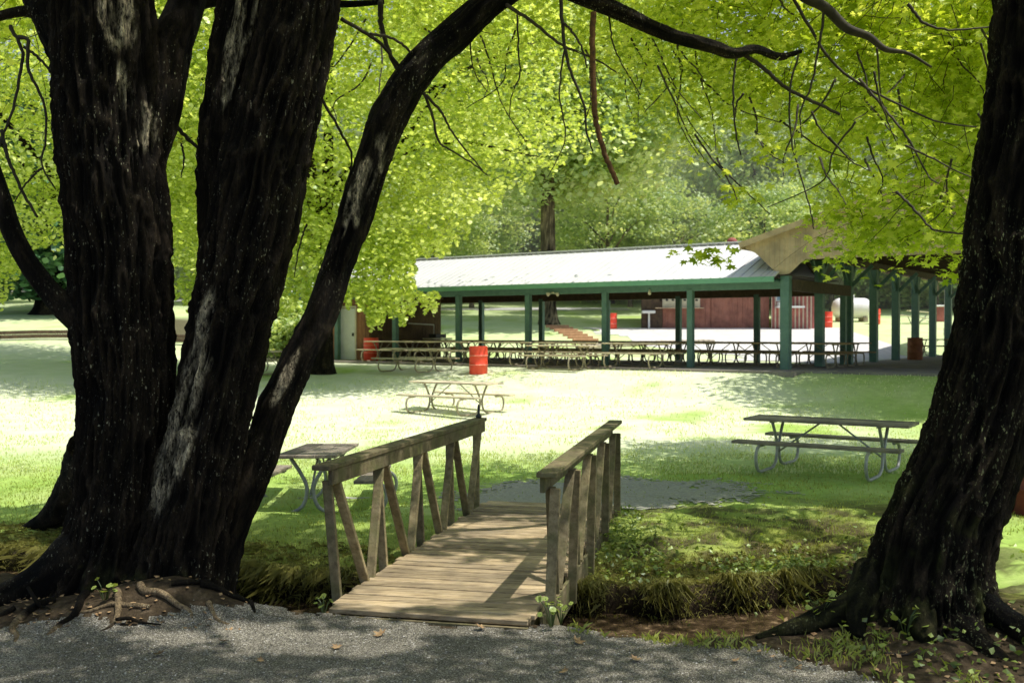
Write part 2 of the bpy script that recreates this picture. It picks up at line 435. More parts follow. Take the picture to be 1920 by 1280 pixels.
def axis_pts(lo, a, b, hi, step, grow):
    mid = list(np.arange(a, b, step)); s = step; p = b; hi_l = []
    while p < hi: hi_l.append(p); s *= grow; p += s
    s = step; p = a-step; lo_l = []
    while p > lo: lo_l.append(p); s *= grow; p -= s
    return np.array(lo_l[::-1]+mid+hi_l+[hi])
gx = axis_pts(-220, -6, 6, 240, .07, 1.05); gy = axis_pts(-30, 6.0, 13.5, 420, .06, 1.03)
X, Y = np.meshgrid(gx, gy); Z = height(X, Y)
f_, s_ = grid_faces(len(gy), len(gx), wrap=False)
yc = creek_y(X)
n1 = fbm(np.stack([X*.5, Y*.5, 0*X], -1), 21); n2 = fbm(np.stack([X*1.7, Y*1.7, 0*X], -1), 33)
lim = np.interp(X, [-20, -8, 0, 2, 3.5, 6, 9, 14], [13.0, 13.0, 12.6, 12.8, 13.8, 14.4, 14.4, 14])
shade_moss = sst(1.5, -1.5, Y-(lim+(n1-.5)*3-1.5))  # near ground under the canopy: moss and painted shade in one mask
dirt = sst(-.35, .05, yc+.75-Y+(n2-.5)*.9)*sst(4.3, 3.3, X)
n3 = fbm(np.stack([X*4, Y*5, 0*X], -1), 35)
dirt = np.maximum(dirt, .85*sst(.40, .56, n3)*sst(13.6, 11.5, Y)*sst(.6, 1.2, X)*sst(6, 4, X))
dirt = np.maximum(dirt, sst(.9, .0, np.hypot(X+18.3, (Y-53)*.6)-3.0)*.9)
sun_pale = sst(.30, .50, n1+.12)*sst(15, 20, Y)*sst(95, 75, Y)*np.maximum(sst(10, 5.0, X), sst(36, 42, Y))*(1-.5*sst(38, 48, Y))  # where the lawn colour is paled as if sunlit
shade_moss = shade_moss*(1-sst(3.7, 4.3, X)*sst(7.0, 7.6, Y)*sst(12, 11, Y))
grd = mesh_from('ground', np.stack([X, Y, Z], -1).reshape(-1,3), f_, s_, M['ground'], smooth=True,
    attrs={'mossy': shade_moss.ravel(), 'dirt': dirt.ravel(), 'dry': sun_pale.ravel()})
tag(grd, kind='structure')

def sheet(name, x0, x1, y0, y1, step, inside, dz, mat, stepy=None):
    xs = np.arange(x0, x1, step); ys = np.arange(y0, y1, stepy or step)
    X, Y = np.meshgrid(xs, ys); Z = height(X, Y)+dz
    f, s = grid_faces(len(ys), len(xs), wrap=False); q = f.reshape(-1,4)
    cx = X.ravel()[q].mean(1); cy = Y.ravel()[q].mean(1)
    q = q[inside(cx, cy)]
    used = np.unique(q); mp = -np.ones(X.size, int); mp[used] = np.arange(len(used))
    v = np.stack([X, Y, Z], -1).reshape(-1,3)[used]
    o = mesh_from(name, v, mp[q].ravel(), np.full(len(q), 4), mat, smooth=True)
    return tag(o, kind='structure')
def jit(x, y, a, s=9): return (fbm(np.stack([x*2.2, y*2.2, 0*x], -1), s)-.47)*a
sheet('gravel_path', -6.0, 3.4, 4.6, 7.75, .03, lambda x, y: y < path_edge(x)+jit(x, y, .45)+(np.random.default_rng(1).random(len(x))-.5)*.05, .012, M['gravel'])
def far_path(x, y):
    c = .9+.35*(y-12.4)
    e1 = np.hypot((x-.55)/1.15, (y-12.6)/1.6) < 1
    e2 = (np.hypot((x-1.3)/1.9, (y-13.3)/1.15) < 1+jit(x*1.5, y*1.5, 1.0)+(np.random.default_rng(2).random(len(x))-.5)*.45)
    return (e1 | e2) & (y > 12.15) & (y < 15.2+jit(x, y, 1.0))
sheet('gravel_landing', -1.2, 5.4, 12.1, 15.6, .04, far_path, .012, M['gravel_light'])
# pale gravel court behind the long pavilion, and the road beyond on the rise
def court(x, y):
    t, v = loc_uv(x, y)
    return (v > 7.6+jit(x*.3, y*.3, 1.5)) & (y < 57.5) & (x > 4.2+(57-y)*.35+jit(x*.3, y*.3, 4)) & (x < 18.5)
sheet('gravel_court', 0, 22, 38, 60, .4, court, .02, M['gravel_far'])
sheet('road', -34, 9, 72, 78, .5, lambda x, y: (y > 73.2-x*.02) & (y < 76.6-x*.02), .03, M['gravel_far'])
sheet('far_road', -60, -17, 80, 100, .8, lambda x, y: (y > 82) & (y < 98), .03, M['gravel_far'])
w = MB(); xs = np.arange(-8, 5.0, .1); yy = creek_y(xs)
v = np.concatenate([np.stack([xs, yy-1.1, np.full_like(xs, -.40)], -1), np.stack([xs, yy+.85, np.full_like(xs, -.40)], -1)])
n = len(xs); i = np.arange(n-1)
w.add(v, np.stack([i, i+1, i+1+n, i+n], -1).ravel(), np.full(n-1, 4))
tag(w.build('creek_water', M['water']), kind='structure')

# ------------------------------------------------------------------ leaves
T_STAR = []
for k, (a, r) in enumerate([(-90,.12),(-62,.62),(-35,.5),(-12,.95),(12,.52),(38,.98),(62,.55),(90,1.15),(118,.55),(142,.98),(168,.52),(192,.95),(215,.5),(242,.62)]):
    T_STAR.append((r*math.cos(math.radians(a))*.62, r*math.sin(math.radians(a))*.62+.1, -.12*r*r))
T_STAR = np.array(T_STAR)
T_MID = np.array([(0,-.5,0),(.42,-.22,-.06),(.5,.18,-.10),(0,.62,-.05),(-.5,.2,-.1),(-.42,-.22,-.06)])
T_QUAD = np.array([(0,-.55,0),(.45,.05,-.12),(0,.6,0),(-.45,.0,-.12)])
T_BLADE = np.array([(-.5,0,0),(.5,0,0),(.25,.55,.12),(.0,1,.35),(-.25,.55,.12)])
def rot_frames(nrm, rng):
    n = nrm/np.linalg.norm(nrm, axis=1, keepdims=True)
    r = rng.normal(size=n.shape); x = np.cross(r, n); x /= np.linalg.norm(x, axis=1, keepdims=True)+1e-9
    return x, np.cross(n, x), n
def leaf_mesh(name, cen, size, tmpl, mat, parent, rng, updown=.9, tint=None, nrm=None):
    n = len(cen); K = len(tmpl)
    if nrm is None:
        nrm = rng.normal(size=(n,3)); nrm[:,2] = np.abs(nrm[:,2])+updown
    x, y, z = rot_frames(nrm, rng)
    sz = np.broadcast_to(size, (n,))*rng.uniform(.65, 1.25, n)
    T = tmpl[None,:,:]*sz[:,None,None]
    v = cen[:,None,:]+T[:,:,0:1]*x[:,None,:]+T[:,:,1:2]*y[:,None,:]+T[:,:,2:3]*z[:,None,:]
    if tint is None: tint = rng.random(n)
    return mesh_from(name, v.reshape(-1,3), np.arange(n*K), np.full(n, K), mat, parent, False, {'tint': np.repeat(tint, K)})
def ellipsoid_pts(n, c, r, rng, shell=.35):
    d = rng.normal(size=(n,3)); d /= np.linalg.norm(d, axis=1, keepdims=True)
    k = (shell+(1-shell)*rng.random(n)**.6)[:,None] if shell else (rng.random(n)**(1/3))[:,None]
    return np.array(c)+d*k*np.array(r)
def sprays(cen, rng, nleaf, length, spread, out_from, droop=.35, twig_r=.004, twig_frac=1.0):
    """each spray is a drooping twig with leaves round it. returns leaf centres and a twig MB"""
    n = len(cen)
    d = cen-np.array(out_from); d[:,2] *= .35; d /= np.linalg.norm(d, axis=1, keepdims=True)+1e-9
    d += rng.normal(size=d.shape)*.45; d[:,2] *= .6; d /= np.linalg.norm(d, axis=1, keepdims=True)
    L = length*rng.uniform(.6, 1.3, n)
    t = rng.random((n, nleaf)); t = t**.8
    p = cen[:,None,:]+d[:,None,:]*(L[:,None]*t)[:,:,None]
    p[:,:,2] -= droop*(L[:,None]*t**2)
    side = rng.normal(size=(n, nleaf, 3))*spread; side[:,:,2] *= .35
    lc = (p+side).reshape(-1,3)
    mb = MB(); pts = []
    tt = np.linspace(-.5, 1, 7)
    k = 3; a = np.linspace(0, 2*math.pi, k, endpoint=False)
    sel = np.where(rng.random(n) < twig_frac)[0]
    wob = rng.normal(size=(n, 7, 3))*.018*length
    pp = cen[:,None,:]+d[:,None,:]*(L[:,None]*tt)[:,:,None]; pp[:,:,2] -= droop*L[:,None]*tt**2*np.sign(tt)
    pp += wob; pp = pp[sel]
    xx = np.cross(d[sel], [0,0,1.]); xx /= np.linalg.norm(xx, axis=1, keepdims=True)+1e-9
    rr = twig_r*np.linspace(1.6, .45, 7)
    ring = np.cos(a)[:,None]*np.array([[1,0,0]])[0][None,:]  # dummy
    vv = pp[:,:,None,:]+rr[None,:,None,None]*(np.cos(a)[None,None,:,None]*xx[:,None,None,:]+np.sin(a)[None,None,:,None]*np.array([0,0,1.])[None,None,None,:])
    m = len(sel); f1, s1 = grid_faces(7, k)
    ff = (f1[None,:]+(np.arange(m)*7*k)[:,None]).ravel()
    mb.add(vv.reshape(-1,3), ff, np.full(m*len(s1), 4))
    return lc, mb

# ------------------------------------------------------------------ bark tubes
PALE = []   # (px,py,rx,ry) windows on the big trunks written as world ellipsoids
def bark_tube(mb, pts, rad, rings, seg, amp=.03, seed=0, flare=None, pale=(), moss=0.0, freq=19.0, lump=.05, mossfn=None):
    P, R = smooth_path(pts, rad, rings)
    Xf, Yf, T = frames(P)
    a = np.linspace(0, 2*math.pi, seg, endpoint=False)
    L = np.concatenate([[0], np.cumsum(np.linalg.norm(np.diff(P, axis=0), axis=1))])
    ca, sa = np.cos(a)[None,:], np.sin(a)[None,:]
    Rr = R[:,None]*np.ones((1, seg))
    if flare is not None: Rr = Rr*flare(L[:,None], a[None,:])
    q = np.stack([ca*Rr*freq, sa*Rr*freq, (L[:,None]+0*ca)*freq*.16], -1)
    wob = fbm(np.stack([ca*Rr*2, sa*Rr*2, (L[:,None]+0*ca)*1.3], -1), seed+50, 3)-.47
    q = q+wob[...,None]*2.5
    rid = 1-np.abs(noise3(q, seed)*2-1); rid2 = 1-np.abs(noise3(q*2.3, seed+7)*2-1)
    sc = np.minimum(1, Rr/.18)
    disp = amp*sc*((rid**1.5-.5)+.5*(rid2**1.5-.5)) + lump*Rr*wob*2.5
    fine = (fbm(np.stack([ca*Rr*60, sa*Rr*60, (L[:,None]+0*ca)*10], -1), seed+90, 2)-.4)*.018*sc
    Rr = Rr+disp+fine
    v = P[:,None,:]+Rr[...,None]*(ca[...,None]*Xf[:,None,:]+sa[...,None]*Yf[:,None,:])
    pv = np.zeros(v.shape[:2])
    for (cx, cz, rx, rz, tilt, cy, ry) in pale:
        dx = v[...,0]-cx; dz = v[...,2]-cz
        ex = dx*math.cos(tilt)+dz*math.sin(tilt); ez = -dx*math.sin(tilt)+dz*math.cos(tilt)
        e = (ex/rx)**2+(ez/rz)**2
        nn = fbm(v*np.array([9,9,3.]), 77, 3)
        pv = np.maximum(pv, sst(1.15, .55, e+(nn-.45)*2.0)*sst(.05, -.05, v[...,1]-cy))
    ms = np.full(v.shape[:2], float(moss))
    if mossfn is not None: ms = np.clip(mossfn(v, fbm(v*5, 13, 3)), 0, 1)
    f, s = grid_faces(rings, seg)
    f = np.concatenate([f, np.arange(seg)+(rings-1)*seg]); s = np.concatenate([s, [seg]])
    rg_ = np.clip(.5+disp/(2.2*amp*sc+1e-6), 0, 1)
    mb.add(v.reshape(-1,3), f, s, pale=pv.ravel(), moss=ms.ravel(), ridge=rg_.ravel())
    return P, R
def pxpath(l, D0, D1=None):
    n = len(l); D1 = D0 if D1 is None else D1
    Ds = np.linspace(D0, D1, n)
    pts = [W(a, b, d) for (a, b, r), d in zip(l, Ds)]; rr = [r/F*d for (a, b, r), d in zip(l, Ds)]
    return np.array(pts), np.array(rr)
def palew(px, py, rpx, rpy, D, tilt=0): # px → ellipse of pale bark and painted sun highlight
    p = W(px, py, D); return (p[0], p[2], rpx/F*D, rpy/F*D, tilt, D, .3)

def flare_fn(seed, n=7, h=.55, amt=.55, base=1.0):
    r = np.random.default_rng(seed); ph = r.random(n)*2*math.pi; am = r.uniform(.5, 1, n)
    def fn(L, a):
        k = np.exp(-np.maximum(L-.15, 0)/h)
        s = 0
        for p_, m_ in zip(ph, am): s = s+m_*np.exp(-(1-np.cos(a-p_))*9)
        return 1+k*amt*s+k*.18
    return fn

# ------------------------------------------------------------------ LEFT MAPLE
D0 = 8.0
lt = empty('maple_tree', (-2.75, 8.0, 0), 0, 'huge dark multi-stemmed maple standing left of the footbridge', 'tree')
def under(o, parent):   # parent keeping world placement
    o.parent = parent; o.matrix_parent_inverse = parent.matrix_world.inverted() if False else o.matrix_parent_inverse
    return o
def shift_to(parent, mb):   # vertices into parent's local space (empties here are only translated)
    l = np.array(parent.location)
    mb.v = [v-l for v in mb.v]; return mb
tr = MB()
A, Ar = pxpath([(160,1215,110),(182,1130,92),(206,1040,82),(226,900,77),(236,760,82),(228,600,88),(223,450,89),(208,300,92),(202,150,90),(196,0,88),(190,-200,84),(180,-420,78)], 8.15, 8.2)
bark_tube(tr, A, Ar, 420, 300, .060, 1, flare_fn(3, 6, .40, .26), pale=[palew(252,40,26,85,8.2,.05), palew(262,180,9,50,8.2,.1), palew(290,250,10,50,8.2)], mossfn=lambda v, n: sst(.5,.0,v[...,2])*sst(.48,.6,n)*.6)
B, Br = pxpath([(300,1190,84),(326,1090,76),(366,900,70),(398,760,68),(416,683,70),(433,594,72),(455,500,76),(478,400,78),(498,300,76),(530,180,70),(570,0,64),(612,-180,58),(660,-400,50)], 7.95, 8.4)
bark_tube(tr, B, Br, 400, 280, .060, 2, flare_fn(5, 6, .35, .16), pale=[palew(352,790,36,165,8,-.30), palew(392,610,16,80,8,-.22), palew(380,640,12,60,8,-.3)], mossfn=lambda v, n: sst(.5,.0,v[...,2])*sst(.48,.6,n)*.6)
B2, B2r = pxpath([(452,520,62),(432,400,56),(424,280,48),(432,150,42),(457,0,40),(478,-160,36),(500,-400,30)], 8.35, 8.7)
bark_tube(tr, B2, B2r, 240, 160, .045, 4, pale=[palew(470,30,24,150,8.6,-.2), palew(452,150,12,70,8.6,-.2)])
Cc, Cr = pxpath([(372,1170,46),(396,1070,42),(424,1000,38),(466,900,34),(494,830,33),(518,760,33),(556,680,31),(597,600,30),(630,510,30),(668,400,31),(704,290,31),(733,215,33),(783,135,32),(845,75,31),(931,-2,27),(1010,-38,22),(1075,-12,18),(1150,20,15),(1250,66,13),(1330,88,12),(1375,102,10),(1415,94,8),(1460,108,7),(1500,98,4)], 8.0, 10.6)
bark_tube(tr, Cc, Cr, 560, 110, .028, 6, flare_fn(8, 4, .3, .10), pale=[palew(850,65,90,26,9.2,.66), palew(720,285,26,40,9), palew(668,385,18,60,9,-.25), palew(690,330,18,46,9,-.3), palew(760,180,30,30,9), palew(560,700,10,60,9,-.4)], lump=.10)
# limbs
def limb(l, d0, d1, seg=28, rings=60, amp=.012, seed=0, lump=.1, **k):
    p, r = pxpath(l, d0, d1); return bark_tube(tr, p, r, rings, seg, amp, seed, lump=lump, **k)
limb([(175,610,34),(128,580,26),(88,540,20),(52,490,18),(22,430,18),(4,370,17),(-20,300,16),(-60,200,14)], 8.0, 8.0, 40, 110, .012, 11)
limb([(200,250,50),(160,150,44),(118,70,38),(75,-20,34),(30,-120,30)], 8.2, 8.5, 60, 90, .025, 12)
limb([(262,330,40),(300,200,40),(318,100,40),(345,30,34),(372,-60,30),(400,-180,26)], 8.3, 8.7, 60, 90, .02, 13)
limb([(325,60,16),(365,15,13),(420,4,9),(520,-2,8),(640,10,7),(720,6,5)], 8.6, 9.5, 16, 50, .006, 14)
limb([(100,45,12),(60,25,11),(20,28,9),(-30,44,7)], 8.3, 8.3, 12, 30, .005, 15)
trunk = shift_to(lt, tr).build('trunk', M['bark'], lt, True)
# thin bare boughs
tw = MB(); TIPS = []
def twig(l, d0, d1, r0=4, r1=1.2, n=26, seed=0):
    rg = np.random.default_rng(seed+len(l)*7); q = [(a, b, r0+(r1-r0)*i/(len(l)-1)) for i, (a, b) in enumerate(l)]
    p, r = pxpath(q, d0, d1); P, R = smooth_path(p, r, n); P = P+rg.normal(size=P.shape)*.003; tw.tube(P, R, 5)
    if False: pass
    if r0 < 3: TIPS.append(P[n//3::2])
twig([(1112,25),(1110,90),(1113,180),(1118,235),(1134,290),(1157,346)], 9.6, 9.6, 6, 5, 60, 3)
dead = MB(); dead.v, dead.f, dead.sz, dead.n = tw.v, tw.f, tw.sz, tw.n
shift_to(lt, dead).build('hanging_branch', M['deadwood'], lt, True)
tw = MB()
twig([(1385,98),(1430,130),(1470,165),(1520,190),(1573,216)], 10.4, 10.6, 4.5, 3)
twig([(1052,-10),(1054,50),(1062,110),(1075,150),(1095,200),(1100,250),(1112,285)], 9.4, 9.6, 4, 1.5)
twig([(1056,45),(1075,65),(1092,95),(1100,130)], 9.4, 9.6, 3, 1.5)
twig([(950,12),(1000,45),(1050,85),(1110,110),(1160,140)], 9.5, 11, 4, 1.5)
twig([(22,50),(35,75),(45,105),(38,150),(28,200),(10,250),(-10,300)], 8.3, 8.3, 4, 2)
twig([(36,70),(55,80),(54,120),(60,145),(75,170),(88,215),(86,270),(80,310),(105,355)], 8.2, 8.2, 4, 1.5)
twig([(48,90),(80,115),(108,150),(125,175)], 8.3, 8.3, 3, 2)
twig([(5,245),(15,290),(30,330),(50,370),(72,408)], 8.3, 8.3, 4, 2.5)
twig([(80,315),(50,345),(28,380)], 8.3, 8.3, 2.5, 1)
twig([(310,212),(330,235),(355,262),(386,290)], 8.6, 8.6, 5, 3)
twig([(340,262),(346,300),(340,335)], 8.6, 8.6, 2.5, 1)
twig([(640,38),(680,60),(715,85),(740,115),(760,142),(770,160)], 9, 9.6, 4, 2.5)
twig([(695,66),(730,72),(760,90),(785,115),(800,125)], 9, 9.6, 3, 2)
twig([(800,180),(830,215),(845,245),(880,290),(905,320)], 9.2, 9.8, 3, 1)
twig([(795,175),(812,220),(822,265),(850,285),(890,310),(915,330)], 9.2, 9.8, 3, 1)
twig([(600,180),(640,250),(660,300),(640,380),(625,440)], 9.2, 9.8, 3, 1)
twig([(575,420),(560,470),(552,520)], 9.2, 9.8, 2, 1)
twig([(715,5),(716,50),(735,110),(755,150)], 9.2, 9.6, 6, 3)
twig([(970,30),(972,100),(975,140),(960,180),(955,220)], 10, 10.4, 2, 1)
twig([(1140,20),(1148,80),(1165,120),(1200,180)], 10, 10.4, 2, 1)
rg = np.random.default_rng(4)
for k in range(26):
    x0 = rg.uniform(640, 1300); y0 = rg.uniform(-20, 130); dr = rg.uniform(60, 240); sl = rg.normal()*70
    twig([(x0, y0), (x0+sl*.3, y0+dr*.35), (x0+sl*.6+rg.normal()*12, y0+dr*.7), (x0+sl+rg.normal()*15, y0+dr)], rg.uniform(10, 14), rg.uniform(10, 14), 2.2, .8, 20, k)
# crown: overhead mass and the sprays seen at the top of the frame
rng = np.random.default_rng(21)
def keep_view2(c):
    px, py = 960+F*c[:,0]/c[:,1], HZ-F*(c[:,2]-CZ)/c[:,1]
    return py < np.interp(px, [0,300,600,750,900,1050,1200,1350,1500], [330,300,200,230,300,210,250,330,330])
c1 = ellipsoid_pts(640, (-2.0, 9.0, 9.4), (7.5, 6.5, 3.6), rng, .25)
c2 = ellipsoid_pts(150, (-6.2, 12.5, 6.3), (4.0, 3.5, 2.0), rng, .1)
c3 = ellipsoid_pts(210, (0.2, 11.6, 5.9), (4.2, 1.6, 1.3), rng, .1)
c3 = c3[keep_view2(c3)]
cc = np.concatenate([c1, c2])
# keep leaves out of the sunlit lawn's light and out of the space in front of the trunks
def keep_view(c, dmin):
    px = 960+F*c[:,0]/c[:,1]; py = HZ-F*(c[:,2]-CZ)/c[:,1]
    vis = (c[:,1] > .5) & (px > -60) & (px < 1980) & (py > -80)
    return ~(vis & (c[:,1] < dmin))
def gap_mask(c):  # crown holes cut along sun rays to throw dapples on set spots
    g = c-SUN[None,:]*(c[:,2:3]/SUN[2]); x, y = g[:,0], g[:,1]
    lim = np.interp(x, [-9, -5, 1.5, 2.8, 4.3, 9], [12.6, 12.8, 13.0, 15.0, 20.5, 22])+(fbm(np.stack([x*.9, x*0, x*0], -1), 55, 3)-.45)*2
    q = np.stack([x*1.0, y*1.35, 0*x], -1)
    n = fbm(q, 91, 3)
    m = y > lim
    zone = (x > -3.2) & (x < 4.0) & (y > 5.2) & (y < 15.5)
    m |= zone & (n > np.where(y > 11.3, .47, np.where((x > .8) & (y > 8.0), .515, np.where(y > 7.6, .55, .60))))
    for (px_, py_, rx, ry) in [(620,1205,.55,.16),(820,1180,.42,.14),(470,1190,.3,.10),(330,1195,.25,.10),(1000,1175,.25,.12),(880,1085,.55,.30),(950,1000,.45,.30),(800,1130,.3,.12),(1500,1085,.35,.25),(1260,1180,.5,.25),(230,1168,.3,.12),(930,1120,.3,.15),(1230,960,.3,.2)]:
        D = F*2.1/(py_-HZ); X_ = (px_-960)/F*D
        m |= np.hypot((x-X_)/(rx*1.05), (y-D)/(ry+.03))+(fbm(q*4, 17, 3)-.45)*1.8 < 1.2
    m |= (x > 3.9) & (x < 9) & (y > 7.4) & (y < 11.5)
    m |= (np.hypot(x+4.8, (y-10.2)) < 1.0)
    return m
cc = cc[keep_view(cc, 9.8)]
lc, tmb = sprays(cc, rng, 62, 1.3, .22, (-2.5, 8, 7), .35)
lc = lc[keep_view(lc, 9.3) & ~gap_mask(lc)]
cr = leaf_mesh('crown', lc-np.array(lt.location), .11, T_STAR, M['leaf_near'], lt, rng)
l3, tmb3 = sprays(c3, rng, 85, 1.2, .24, (-2.5, 8, 7), .4, .003)
tipp = np.concatenate(TIPS)[:, None, :]+rng.normal(size=(sum(map(len, TIPS)), 5, 3))*.09
l3 = np.concatenate([l3, tipp.reshape(-1,3)]); l3 = l3[~gap_mask(l3)]; l3 = l3[(keep_view2(l3))|(l3[:,1] > 13)]
leaf_mesh('foliage', l3-np.array(lt.location), .062, T_STAR, M['leaf_near'], lt, rng)
for vv, ff, ss in zip(tmb3.v, tmb3.f, tmb3.sz): tmb.add(vv, ff, ss)
for a_, b_, c_ in ((tmb.v, tmb.f, tmb.sz),):
    for vv, ff, ss in zip(a_, b_, c_): tw.add(vv, ff, ss)
shift_to(lt, tw).build('bough', M['twig'], lt, True)

# roots of the left maple
rt = MB()
def root(mb, l, dz=.0, seed=0, seg=26, rings=60, moss=0.0, amp=.015):
    """l: (x, y, r, lift)"""
    pts = np.array([[x, y, zg(x, y)+lift] for x, y, r, lift in l]); rr = np.array([r for _, _, r, _ in l])
    bark_tube(mb, pts, rr, rings, seg, amp, seed, moss=moss, lump=.14)
root(rt, [(-3.35,8.0,.20,.35),(-3.65,7.9,.17,.15),(-3.95,7.75,.12,.05),(-4.3,7.6,.07,.0),(-4.8,7.45,.05,-.03)], seed=31)
root(rt, [(-3.4,8.4,.22,.5),(-3.8,9.0,.2,.25),(-4.2,9.6,.15,.1),(-4.7,10.0,.09,.02)], seed=33)
def pxroot(mb, l, D, seed, moss=0.0, seg=40, rings=90, amp=.02):
    p, r = pxpath(l, *D); bark_tube(mb, p, r, rings, seg, amp, seed, moss=moss, lump=.12)
pxroot(rt, [(190,860,70),(150,915,44),(110,958,28),(70,983,16),(30,998,6)], (11.3, 11.6), 33)
shift_to(lt, rt).build('root', M['bark'], lt, True)
rt = MB(); rg = np.random.default_rng(12)
for k, (x, y, a, L_, r_) in enumerate([(-3.15,7.55,-1.9,.75,.035),(-2.9,7.5,-1.3,.55,.028),(-2.75,7.55,-.7,.8,.03),(-2.5,7.5,-.35,.9,.026),(-2.3,7.55,-.2,.6,.03),(-2.05,7.6,-.5,.55,.022),(-3.35,7.5,-2.6,.9,.034),(-3.6,7.4,-2.2,.5,.022),(-2.6,7.35,-2.8,.7,.022),(-2.2,7.4,-1.0,.4,.018)]):
    pts = []; p = np.array([x, y]); aa = a
    for q in range(9):
        f = q/8; pts.append([p[0], p[1], zg(p[0], p[1])+r_*(.5-1.6*f**3)+rg.normal()*.006]); aa += rg.normal()*.35; p = p+np.array([math.cos(aa), math.sin(aa)])*L_/8
    bark_tube(rt, np.array(pts), np.linspace(r_, r_*.3, 9), 50, 12, .006, 300+k, lump=.25)
shift_to(lt, rt).build('surface_root', M['rootbark'], lt, True)

# ------------------------------------------------------------------ RIGHT TREE
rtree = empty('maple_tree', (2.85, 7.3, 0), 0, 'single dark leaning tree trunk with spreading roots at the right edge', 'tree')
tr = MB()
R_, Rr = pxpath([(1730,1235,120),(1735,1150,104),(1745,1060,98),(1772,970,94),(1808,890,90),(1846,770,86),(1872,650,84),(1889,560,82),(1903,450,81),(1920,300,80),(1938,150,77),(1944,0,75),(1952,-200,72),(1962,-420,66)], 7.15, 7.3)
bark_tube(tr, R_, Rr, 420, 280, .055, 41, flare_fn(12, 7, .26, .20), mossfn=lambda v, n: sst(.45, .62, n)*sst(1.7, .1, v[...,2])*.55)
def root2(l, seed, moss=0.0):
    root(tr, l, seed=seed, moss=moss)
root(tr, [(2.55,7.2,.14,.25),(2.35,6.95,.09,.08),(2.28,6.75,.05,.0)], seed=44, moss=.4)
root(tr, [(2.8,7.1,.14,.25),(2.72,6.8,.10,.08),(2.7,6.6,.05,.0)], seed=45, moss=.2)
root(tr, [(3.2,6.9,.10,.10),(3.35,6.6,.08,.05),(3.5,6.3,.05,.0)], seed=46)
def pxroot(mb, l, D, seed, moss=0.0, seg=40, rings=90, amp=.02):
    p, r = pxpath(l, *D); bark_tube(mb, p, r, rings, seg, amp, seed, moss=moss, lump=.12)
pxroot(tr, [(1780,1030,90),(1715,1092,70),(1650,1128,46),(1590,1146,31),(1525,1166,21),(1470,1183,13),(1420,1197,5)], (7.25, 6.85), 42, .35)
pxroot(tr, [(1735,1110,80),(1795,1160,58),(1850,1180,42),(1905,1192,33),(1960,1190,28),(2040,1205,24)], (7.1, 6.8), 43)
pxroot(tr, [(1760,1150,60),(1820,1210,40),(1880,1255,26),(1950,1310,14)], (7.0, 6.2), 48)
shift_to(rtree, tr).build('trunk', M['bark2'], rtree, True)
tr = MB()
limb([(1440,-60,13),(1500,-8,11),(1545,16,10),(1585,54,9),(1625,70,7),(1658,94,5),(1700,102,3),(1745,128,2)], 10.5, 10.5, 16, 50, .01, 51)
tr_l = tr
tw = MB(); rg = np.random.default_rng(9)
twig([(1475,-20),(1520,60),(1560,120),(1620,165),(1700,205),(1760,230),(1830,240)], 11, 11, 3.5, 1.5)
twig([(1380,110),(1375,140),(1374,200),(1380,255),(1388,292)], 10.5, 10.5, 2.5, 1.5)
twig([(1495,105),(1480,170),(1482,260),(1500,330),(1520,400),(1525,430)], 10.5, 10.5, 2.2, 1.2)
twig([(1545,10),(1535,80),(1520,160),(1500,210),(1502,260)], 10.5, 10.5, 3, 1.2)
twig([(1610,150),(1660,210),(1700,260),(1740,330),(1760,345)], 11, 10, 3, 1.2)
twig([(1680,360),(1720,400),(1750,430),(1810,440)], 10, 9.5, 3, 1.5)
twig([(1700,10),(1730,45),(1780,58),(1865,52)], 10, 10, 3.5, 1.5)
for k in range(30):
    x0 = rg.uniform(1280, 1850); y0 = rg.uniform(-20, 330); dr = rg.uniform(40, 160); sl = rg.normal()*70+30
    twig([(x0, y0), (x0+sl*.3, y0+dr*.35), (x0+sl*.6+rg.normal()*12, y0+dr*.7), (x0+sl+rg.normal()*15, y0+dr)], rg.uniform(10, 12.5), rg.uniform(10, 12.5), 2.4, .9, 20, k)
rng = np.random.default_rng(22)
c1 = ellipsoid_pts(620, (6.0, 9.0, 9.6), (7.2, 6.5, 3.8), rng, .25)
c2 = ellipsoid_pts(230, (6.4, 13.2, 5.6), (3.2, 2.4, 2.0), rng, .1)
c3 = ellipsoid_pts(90, (6.0, 12.6, 3.75), (2.1, 1.4, .75), rng, .0)
c5 = ellipsoid_pts(300, (8.6, 16.0, 7.6), (4.2, 2.8, 1.5), rng, .0)
c4 = ellipsoid_pts(150, (4.0, 12.4, 5.9), (2.8, 1.6, 1.3), rng, .1)
cc = np.concatenate([c1, c2, c4, c5]); cc = cc[keep_view(cc, 9.5)]
px = 960+F*cc[:,0]/cc[:,1]; py = HZ-F*(cc[:,2]-CZ)/cc[:,1]
bot = np.interp(px, [900,1100,1250,1330,1420,1500,1900], [120,200,230,330,360,440,480])
cc = cc[(py < bot) | (px > 1990)]
cc = np.concatenate([cc, c3])
lc, tmb = sprays(cc, rng, 58, 1.1, .20, (4, 8, 7), .3)
px = 960+F*lc[:,0]/lc[:,1]; py = HZ-F*(lc[:,2]-CZ)/lc[:,1]
bot = np.interp(px, [900,1100,1250,1300,1400,1475,1500,1560,1640,1700,1780,1900], [180,240,300,380,390,420,495,520,545,500,525,505])
lc = lc[keep_view(lc, 9.0) & (~gap_mask(lc) | (lc[:,1] > 11.8)) & ((py < bot+12*np.sin(px*.05)) | (px > 1960))]
